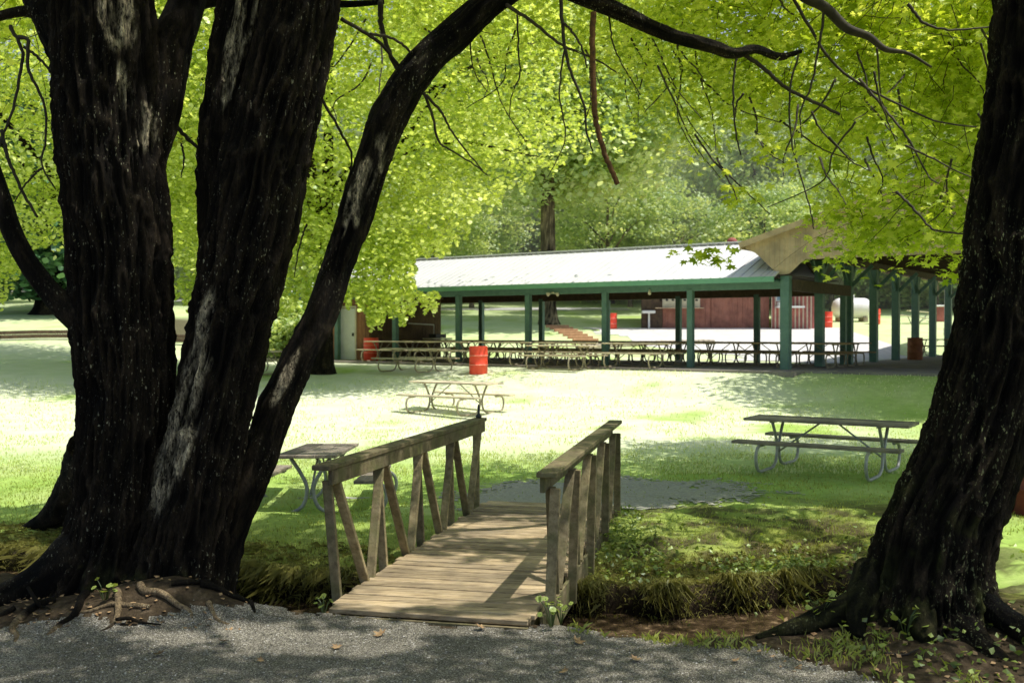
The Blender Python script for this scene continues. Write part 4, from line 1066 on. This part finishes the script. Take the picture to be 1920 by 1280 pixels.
pl = empty('standpipe', (0,0,0), 0, 'thin twin pipes with a switch box standing at the right slab edge', 'pipe')
D = 49; x = (1772-960)/F*D; mb = MB(); mb.tube([[x,D,ZS],[x,D,4.4]], .05, 8); mb.tube([[x+.17,D,ZS],[x+.17,D,4.4]], .04, 8); mb.build('pipe', M['galv'], pl); mb = MB(); mb.box([x+.02,D-.08,ZS+1.1],(.2,.12,.35)); mb.build('switch_box', M['galv'], pl)
bh = empty('park_bench', (0,0,0), 0, 'pale slatted table tipped on the grass behind the right pavilion', 'bench')
D = 60; x = (1718-960)/F*D; z = zg(x, D)
mb = MB(); mb.beam([x-1.2,D,z+.55],[x+.9,D,z+.30], .3, .05); mb.build('seat', M['cream'], bh)
mb = MB(); mb.beam([x-.3,D+.5,z+.8],[x+1.3,D+.5,z+.65], .5, .05); mb.build('tabletop', M['cream'], bh)
mb = MB(); mb.tube([[x-.5,D,z+.45],[x-.3,D,z]], .03, 6); mb.tube([[x+.6,D,z+.35],[x+.2,D+.3,z],[x+.9,D+.5,z+.6]], .03, 6); mb.build('leg', M['galv'], bh)

# ------------------------------------------------------------------ PICNIC TABLES
def make_table(mat_t, mat_m, label, group, lower=0, pipe=.024, L=2.4):
    t = empty('picnic_table', (0,0,0), 0, label, 'picnic table', group)
    rg = np.random.default_rng(17)
    mb = MB()
    for k in range(3):
        n0 = mb.n; mb.box([rg.normal()*.006, (k-1)*.245, .745], (L, .237, .04), bev=.006, rx=rg.normal()*.004)
    mb.at = {'tint': [np.repeat(rg.random(3), 24)]}
    mb.build('tabletop', mat_t, t)
    for s in (-1, 1):
        mb = MB(); mb.box([0, s*.70, .44], (L, .25, .042), bev=.006); mb.at = {'tint': [np.full(24, rg.random())]}; mb.build('seat', mat_t, t)
    for s in (-1, 1):
        mb = MB(); x = s*(L/2-.42)
        for q in (-1, 1):
            pts = [[x,q*.60,.405],[x,q*.80,.40],[x,q*.90,.34],[x,q*.93,.21],[x,q*.88,.08],[x,q*.76,.025],[x,q*.5,.024],[x,q*.26,.03],[x,q*.12,.09],[x,q*.055,.2],[x,q*.045,.36],[x,q*.12,.52],[x,q*.24,.70]]
            P, R = smooth_path(pts, [pipe]*len(pts), 60); mb.tube(P, R, 10)
            mb.box([x, q*.70, .410], (.05, .24, .02))
        mb.box([x, 0, .715], (.05, .62, .03))
        mb.build('leg_frame', mat_m, t, True)
        mb = MB(); mb.tube([[x, 0, .24],[s*.12, 0, .72]], .014, 8); mb.build('brace', mat_m, t, True)
    return t
def place_tab(proto, x, y, rz, z=None, label=None, tilt=0, first=False):
    c = proto if first else copy_tree(proto)
    c.location = (x, y, zg(x, y) if z is None else z); c.rotation_euler = (0, tilt, rz)
    if label: c['label'] = label
    return c
YW = math.radians(-35)
G1 = 'picnic tables on the near lawn'
tg = make_table(M['table_grey'], M['galv'], 'grey weathered picnic table on the lawn right of the footbridge, in tree shade', None)
place_tab(tg, 4.70, 15.15, math.radians(-34), 0.02, first=True)
lt_tab = place_tab(tg, -2.50, 13.3, math.radians(92), -.20, 'dark picnic table seen end-on between the slender stem and the bridge railing', .05)
tl_ = make_table(M['table_light'], M['galv_rust'], 'sun-bleached picnic table alone on the bright lawn above the left railing', None)
place_tab(tl_, -1.38, 25.0, YW, zg(-1.4, 25)-.02, first=True)
place_tab(tl_, -3.15, 33.4, YW, None, 'pale picnic table on the grass in front of the pavilion, left of the red drum')
place_tab(tl_, 1.62, 32.6, YW, None, 'pale picnic table on the grass in front of the pavilion, right of the red drum')
place_tab(tl_, -8.1, 33.2, YW, None, 'pale picnic table half hidden behind the dark stems at the lawn edge')
tp = make_table(M['table_tan'], M['galv_rust'], 'tan picnic table under the long white roof', 'picnic tables set end to end under the long roof')
rown = ['front row', 'middle row', 'back row']; ords = ['first', 'second', 'third', 'fourth', 'fifth', 'sixth', 'seventh']
fst = True
for r_, (v, ts, off) in enumerate([(-.75, 5, 1.45), (2.2, 7, .0), (4.3, 7, .0)]):
    for k in range(ts):
        t = off+k*.84
        p = PV(t, v)
        src = tl_ if r_ == 0 else tp
        c = place_tab(src, p[0], p[1], YW, ZS+.002, first=(r_ == 1 and fst))
        if r_ == 1: fst = False
        c['group'] = 'picnic tables set end to end under the long roof'
        c['label'] = '%s picnic table from the right in the %s under the long white roof' % (ords[k], rown[r_])
c = place_tab(tp, 19.9, 47.5, 0.0, ZS+.002, 'tan picnic table on the right slab close to the leaning trunk'); 
if 'group' in c: del c['group']

# ------------------------------------------------------------------ FOOTBRIDGE
br = empty('footbridge', (0,0,0), 0, 'weathered wooden footbridge with truss-braced handrails over the creek', 'bridge')
BO = np.array([-1.37, 7.56]); BD = np.array([.222, .975]); BD /= np.linalg.norm(BD); BN = np.array([BD[1], -BD[0]]); BW = 1.5; BL = 4.95
def B3(s, o, z): p = BO+BD*s+BN*o; return np.array([p[0], p[1], z])
ba = math.atan2(BN[1], BN[0]); rg = np.random.default_rng(6)
mb = MB(); tints = []
nb = 33; st_ = BL/nb
for k in range(nb):
    s = (k+.5)*st_; c = B3(s, BW/2+rg.normal()*.012, .025+rg.normal()*.002)
    mb.box(c, (BW+.06+rg.normal()*.02, st_-.022, .04), rz=ba+rg.normal()*.004, rx=rg.normal()*.01, bev=.006); tints.append(np.full(24, rg.random()))
mb.at = {'tint': [np.concatenate(tints)]}
mb.build('deck', M['deck'], br)
mb = MB()
for o in (.02, BW/2, BW-.02): mb.beam(B3(.03, o, -.115), B3(BL-.02, o, -.115), .05, .235)
mb.beam(B3(.0, -.02, -.12), B3(.0, BW+.02, -.12), .04, .24)
mb.build('stringer', M['rail'], br)
def railing(o, side, lean_near):
    """side -1 left, +1 right"""
    ro = MB(); n = 4; s0, s1 = .42, BL-.35; ztop = 1.03
    pn = empty('railing', (0,0,0)); pn.parent = br
    def lean(s): return side*lean_near*(1-(s-s0)/(s1-s0))
    tt = []
    for i in range(n+1):
        s = s0+(s1-s0)*i/n
        mb = MB(); mb.beam(B3(s, o+side*.03, -.20 if i < 4 else -.15), B3(s, o+side*.03+lean(s), ztop-.10), .078, .038, up=(BD[0],BD[1],0), bev=.005)
        mb.at = {'tint': [np.full(24, rg.random())]}; mb.build('post', M['rail'], pn)
    for i in range(n):
        a = s0+(s1-s0)*i/n; b = s0+(s1-s0)*(i+1)/n; m = (a+b)/2
        for (p, q) in ((a+.05, m-.06), (b-.05, m+.06)):
            mb = MB(); mb.beam(B3(p, o-side*.012+lean(p)*.95, ztop-.10), B3(q, o-side*.012+lean(q)*.05, .03), .078, .038, up=(BD[0],BD[1],0), bev=.005)
            mb.at = {'tint': [np.full(24, rg.random())]}; mb.build('brace', M['rail'], pn)
    mb = MB(); mb.beam(B3(s0-.12, o-side*.045+lean(s0), ztop-.06), B3(s1+.06, o-side*.045, ztop-.06), .038, .12, bev=.005); mb.build('side_rail', M['rail'], pn)
    mb = MB(); mb.beam(B3(s0-.2, o+lean(s0), ztop+.022), B3(s1+.1, o, ztop+.022), .15, .04, bev=.006); mb.build('handrail', M['rail'], pn)
    # kerb beam along the deck edge
    mb = MB(); mb.beam(B3(.3, o, -.125), B3(BL-.1, o, -.125), .03, .25, bev=.004)
    mb.build('edge_board', M['rail'], pn)
railing(-.045, -1, .10); railing(BW+.06, 1, .05)
# white worn brass pull / padlock on the far end of left rail
bt = empty('rail_hook', tuple(B3(BL-.35, -.045, 1.075)), 0, 'small black finial hook on the far end of the left handrail', 'hook')
mb = MB(); mb.lathe([(.035,0),(.035,.03),(.014,.05),(.016,.12),(.008,.16)], 12); mb.build('finial', M['black'], bt, True)

# ------------------------------------------------------------------ ground cover
def blades(name, X, Y, hgt, wid, mat, rng, label, lean=.5, zoff=0.0, over=0.0):
    n = len(X); z = height(X, Y)+zoff
    a = rng.random(n)*2*math.pi; h = hgt*rng.uniform(.5, 1.3, n); w_ = wid*rng.uniform(.6, 1.3, n)
    side = np.stack([np.cos(a), np.sin(a), 0*a], -1); ln = np.stack([-np.sin(a), np.cos(a), 0*a], -1)*(rng.uniform(0, lean, n)*h)[:,None]
    if over: ln = ln+np.array([0,-1.,-.55])*(rng.uniform(.3, over, n)*h)[:,None]
    b = np.stack([X, Y, z], -1)
    v0 = b-side*w_[:,None]/2; v1 = b+side*w_[:,None]/2
    m = b+ln*.35+np.array([0,0,1.])*h[:,None]*.6; v2 = m+side*w_[:,None]*.32; v3 = m-side*w_[:,None]*.32
    v4 = b+ln*1.4+np.array([0,0,1.])*h[:,None]*.95
    v = np.stack([v0, v1, v2, v4, v3], 1).reshape(-1,3)
    o = mesh_from(name, v, np.arange(n*5), np.full(n, 5), mat, None, False, {'tint': np.repeat(rng.random(n)*.75+.25*rng.random(n), 5)})
    return tag(o, label, 'grass', kind='stuff')
rng = np.random.default_rng(31)
n = 95000
X = rng.uniform(-8, 9, n); Y = 8.9+(rng.random(n)**1.2)*8.5
dens = fbm(np.stack([X*1.1, Y*1.1, 0*X], -1), 44)
t = rng.random(n)
on = (np.abs((X-BO[0])*BN[0]+(Y-BO[1])*BN[1]-BW/2) < BW/2+.03) & (Y < 12.6)
k = (Y > creek_y(X)+.75) & (t < np.clip(dens*2.6-.75, .03, .9)) & (~far_path(X+rng.normal(size=n)*.22, Y+rng.normal(size=n)*.12) | (rng.random(n) < .05)) & ~on
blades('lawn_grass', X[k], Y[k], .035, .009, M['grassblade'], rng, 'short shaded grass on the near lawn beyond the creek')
n = 50000
Y = 15+(rng.random(n)**1.3)*17; X = (rng.random(n)-.5)*Y*1.15
dens = fbm(np.stack([X*1.1, Y*1.1, 0*X], -1), 44); k = rng.random(n) < np.clip(dens*2.6-.7, .05, 1)
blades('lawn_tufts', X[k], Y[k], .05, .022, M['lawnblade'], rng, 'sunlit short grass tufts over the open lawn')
# long grass hanging at the far bank edge
n = 42000
X = rng.uniform(-6, 3.2, n); Y = creek_y(X)+.44+.06*np.sin(X*3.1)+.05*np.sin(X*7.3+1)-.05+rng.random(n)**1.9*1.3
on = (np.abs((X-BO[0])*BN[0]+(Y-BO[1])*BN[1]-BW/2) < BW/2+.03)
dens = fbm(np.stack([X*3, Y*3.5, 0*X], -1), 45); k = (rng.random(n) < np.clip(dens*4-.8, .15, 1)) & ~on
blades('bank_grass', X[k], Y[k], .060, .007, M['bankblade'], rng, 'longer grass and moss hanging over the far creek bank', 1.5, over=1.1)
n = 16000
X = rng.uniform(-6, 3.0, n); Y = creek_y(X)+.60+.06*np.sin(X*3.1)+.05*np.sin(X*7.3+1)+rng.normal(size=n)*.06
on = (np.abs((X-BO[0])*BN[0]+(Y-BO[1])*BN[1]-BW/2) < BW/2+.03)
dens = fbm(np.stack([X*3, Y*0, 0*X], -1), 47); k = (rng.random(n) < np.clip(dens*5-1.9, .03, 1)) & ~on
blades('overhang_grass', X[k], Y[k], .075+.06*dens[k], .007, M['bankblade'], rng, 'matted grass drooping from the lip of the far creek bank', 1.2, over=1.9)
# near bank strip
n = 9000
X = rng.uniform(.35, 4.6, n); Y = path_edge(X)+rng.random(n)*1.1-.05
dens = fbm(np.stack([X*2, Y*2, 0*X], -1), 46); k = (rng.random(n) < np.clip(dens*3-1.25, .02, .7)) & (Y < creek_y(X)-.3)
blades('verge_grass', X[k], Y[k], .055, .008, M['grassblade'], rng, 'sparse grass between the gravel path and the creek', 1.0)
# leafy ground cover at right bank and under trees
n = 9000
cl = np.concatenate([rng.normal((1.15, 10.4), (.24, .8), (800, 2)), rng.normal((2.5, 9.6), (.35, .2), (700, 2)), rng.normal((3.3, 9.9), (.8, .3), (300, 2)), rng.uniform((.9, 9.3), (4.2, 11.5), (200, 2)), rng.normal((-1.9, 8.6), (.35, .2), (500, 2)), rng.uniform((2.2, 5.6), (4.5, 7.0), (420, 2))])
on = (np.abs((cl[:,0]-BO[0])*BN[0]+(cl[:,1]-BO[1])*BN[1]-BW/2) < BW/2+.06); cl = cl[~on]
lz = height(cl[:,0], cl[:,1])+rng.random(len(cl))*.10+.01
tag(leaf_mesh('ground_cover', np.stack([cl[:,0], cl[:,1], lz], -1), .045, T_QUAD, M['weed'], None, rng), 'low leafy weeds and ivy over the creek banks', 'ground cover', kind='stuff')
# pebbles and litter on the path
n = 11000
X = rng.uniform(-5, 3.2, n); Y = rng.uniform(5.6, 7.6, n); k = Y < path_edge(X)+jit(X, Y, .45)+.05*rng.random(n); X = X[k]; Y = Y[k]; n = len(X)
r = rng.uniform(.003, .0075, n); z = height(X, Y)+.014
oct_ = np.array([(1,0,0),(0,1,0),(-1,0,0),(0,-1,0),(0,0,.7)]); q = rng.random(n)*6.28
c_, s_2 = np.cos(q), np.sin(q)
v = np.stack([oct_[None,:,0]*c_[:,None]-oct_[None,:,1]*s_2[:,None], oct_[None,:,0]*s_2[:,None]+oct_[None,:,1]*c_[:,None], np.broadcast_to(oct_[None,:,2], (n,5))], -1)*r[:,None,None]*rng.uniform(.7,1.4,(n,1,3))
v = v+np.stack([X, Y, z], -1)[:,None,:]
ff = np.array([0,1,4, 1,2,4, 2,3,4, 3,0,4]); F_ = (ff[None,:]+(np.arange(n)*5)[:,None]).ravel()
m, nt, b = NM('pebble'); nt.links.new(ramp(nt, attr(nt, 'tint'), [(0,(.04,.037,.03)),(.6,(.19,.178,.15)),(1,(.66,.63,.57))]), b.inputs['Base Color']); b.inputs['Roughness'].default_value = .85
tag(mesh_from('pebbles', v.reshape(-1,3), F_, np.full(n*4, 3), m, None, False, {'tint': np.repeat(rng.random(n), 5)}), 'loose grey pebbles scattered over the path', 'pebbles', kind='stuff')
# leaf litter in the dirt
n = 700
X = np.concatenate([rng.uniform(-4.6, -1.9, n//2), rng.uniform(1.6, 4.4, n//2)]); Y = np.concatenate([rng.uniform(7.15, 8.2, n//2), rng.uniform(5.5, 7.4, n//2)])
tag(leaf_mesh('leaf_litter', np.stack([X, Y, height(X, Y)+.015], -1), .035, T_QUAD, M['dryleaf'], None, rng, updown=2.5), 'brown leaf litter and chips around the tree roots', 'leaf litter', kind='stuff')

# individual fallen leaves on the gravel
spots = [(632,1214,'below the sunlit patch'),(490,1240,'left of centre at the bottom'),(1195,1238,'bottom right of centre'),(1055,1262,'near the bottom edge'),(1382,1242,'at the right gravel edge'),(1080,1205,'close to the bridge foot'),(715,1192,'in the sunlit patch'),(420,1205,'near the left roots'),(905,1180,'just before the bridge deck'),(300,1228,'at lower left')]
for i, (px_, py_, w_) in enumerate(spots):
    D = F*2.1/(py_-HZ); x = (px_-960)/F*D
    r_ = np.random.default_rng(300+i)
    o = leaf_mesh('fallen_leaf', np.array([[0,0,0.]]), .075, T_STAR*np.array([1,1,-1.6]), M['dryleaf'], None, r_, updown=2.5)
    o.location = (x, D, zg(x, D)+.028); tag(o, 'curled brown fallen leaf on the grey gravel '+w_, 'leaf', 'fallen leaves on the gravel path')

# small weeds with broad leaves
def sprout(px_, py_, D, h, label, seed, n=9):
    r_ = np.random.default_rng(seed); x = (px_-960)/F*D; z = CZ-(py_-HZ)/F*D; z = max(z, zg(x, D)-.02)
    t = empty('weed_plant', (x, D, z), 0, label, 'weed')
    mb = MB(); cs = []
    for k in range(n):
        a = r_.random()*6.28; q = np.array([math.cos(a)*h*.45, math.sin(a)*h*.45, h*r_.uniform(.45,1)])
        mb.tube([[0,0,-.03], q*.5+np.array([0,0,h*.15]), q], [.004,.003,.002], 5); cs.append(q)
    mb.build('stem', M['weed'], t)
    leaf_mesh('foliage', np.array(cs), .045, T_MID, M['weed'], t, r_, updown=1.2, tint=np.full(n, .8)); return t
sprout(1035,1175,7.25,.20,'broad-leaved weed at the foot of the right railing',1,12)
sprout(1052,1165,7.35,.16,'small leafy sprig just right of the right railing foot',2)
sprout(606,1150,7.55,.14,'tiny clover-like sprig at the left corner of the deck',3)
sprout(195,1140,7.45,.18,'bright seedling at the foot of the big left trunk',4,7)
sprout(1540,1170,7.0,.20,'wispy green weed between the right tree roots',5,12)
sprout(1700,1190,6.7,.18,'thin weed before the right trunk base',6)
# sticks
for i, (l, lab) in enumerate([([(50,1102,7.5),(66,1128,7.4),(80,1148,7.4),(92,1172,7.35)], 'broken stick leaning on the root at far left'), ([(215,1162,7.2),(240,1160,7.2),(262,1167,7.2),(300,1172,7.15)], 'short crooked stick lying by the left roots'), ([(1660,1236,6.5),(1700,1228,6.5),(1725,1240,6.5)], 'thin twig lying below the right trunk')]):
    mb = MB(); P, R = smooth_path([W(*q)*1.0 for q in l], [.016,.019,.012,.006][:len(l)], 14); P[:,2] = np.maximum(P[:,2], height(P[:,0], P[:,1])+.015); mb.tube(P, R*(.4 if i == 2 else .8), 8)
    o = mb.build('stick', M['rootbark'] if i < 2 else M['twig'], None, True); tag(o, lab, 'stick')

m, nt, b = NM('haze'); nt.nodes.remove(b)
vs = nt.nodes.new('ShaderNodeVolumeScatter'); vs.inputs['Density'].default_value = .010; vs.inputs['Anisotropy'].default_value = .2; vs.inputs['Color'].default_value = (1, 1, .90, 1)
nt.links.new(vs.outputs[0], nt.nodes['Material Output'].inputs['Volume'])
mb = MB(); mb.box((0, 109, 16), (300, 90, 44)); tag(mb.build('haze', m), kind='structure')
# ------------------------------------------------------------------ camera, light, world
cam = bpy.data.cameras.new('camera'); co = bpy.data.objects.new('camera', cam); COL.objects.link(co); S.camera = co
cam.sensor_width = 36; cam.lens = 36; cam.clip_end = 2000; cam.clip_start = .05
co.location = (0, 0, CZ); co.rotation_euler = (math.radians(90)-math.atan(20/F), 0, 0)
cam.dof.use_dof = True; cam.dof.focus_distance = 9.0; cam.dof.aperture_fstop = 3.2
wd = bpy.data.worlds.new('World'); S.world = wd; wd.use_nodes = True; nt = wd.node_tree
sky = nt.nodes.new('ShaderNodeTexSky'); sky.sky_type = 'NISHITA'; sky.sun_disc = False
el = math.asin(SUN[2]); sky.sun_elevation = el; sky.sun_rotation = math.atan2(SUN[0], SUN[1]); sky.dust_density = 2.0; sky.air_density = 1.0
nt.links.new(sky.outputs[0], nt.nodes['Background'].inputs['Color']); nt.nodes['Background'].inputs['Strength'].default_value = .15
sl = bpy.data.lights.new('sun', 'SUN'); sl.energy = 5.0; sl.angle = math.radians(.5); sl.color = (1, .96, .88)
so = bpy.data.objects.new('sun', sl); COL.objects.link(so)
from mathutils import Vector
so.rotation_euler = Vector(SUN.tolist()).to_track_quat('Z', 'Y').to_euler(); so.location = (10, -2, 30)
S.view_settings.view_transform = 'Standard'; S.view_settings.look = 'None'; S.view_settings.exposure = 0
S.cycles.use_denoising = True
S.cycles.max_bounces = 7; S.cycles.diffuse_bounces = 4; S.cycles.transmission_bounces = 5; S.cycles.glossy_bounces = 2
S.cycles.sample_clamp_indirect = 6.0
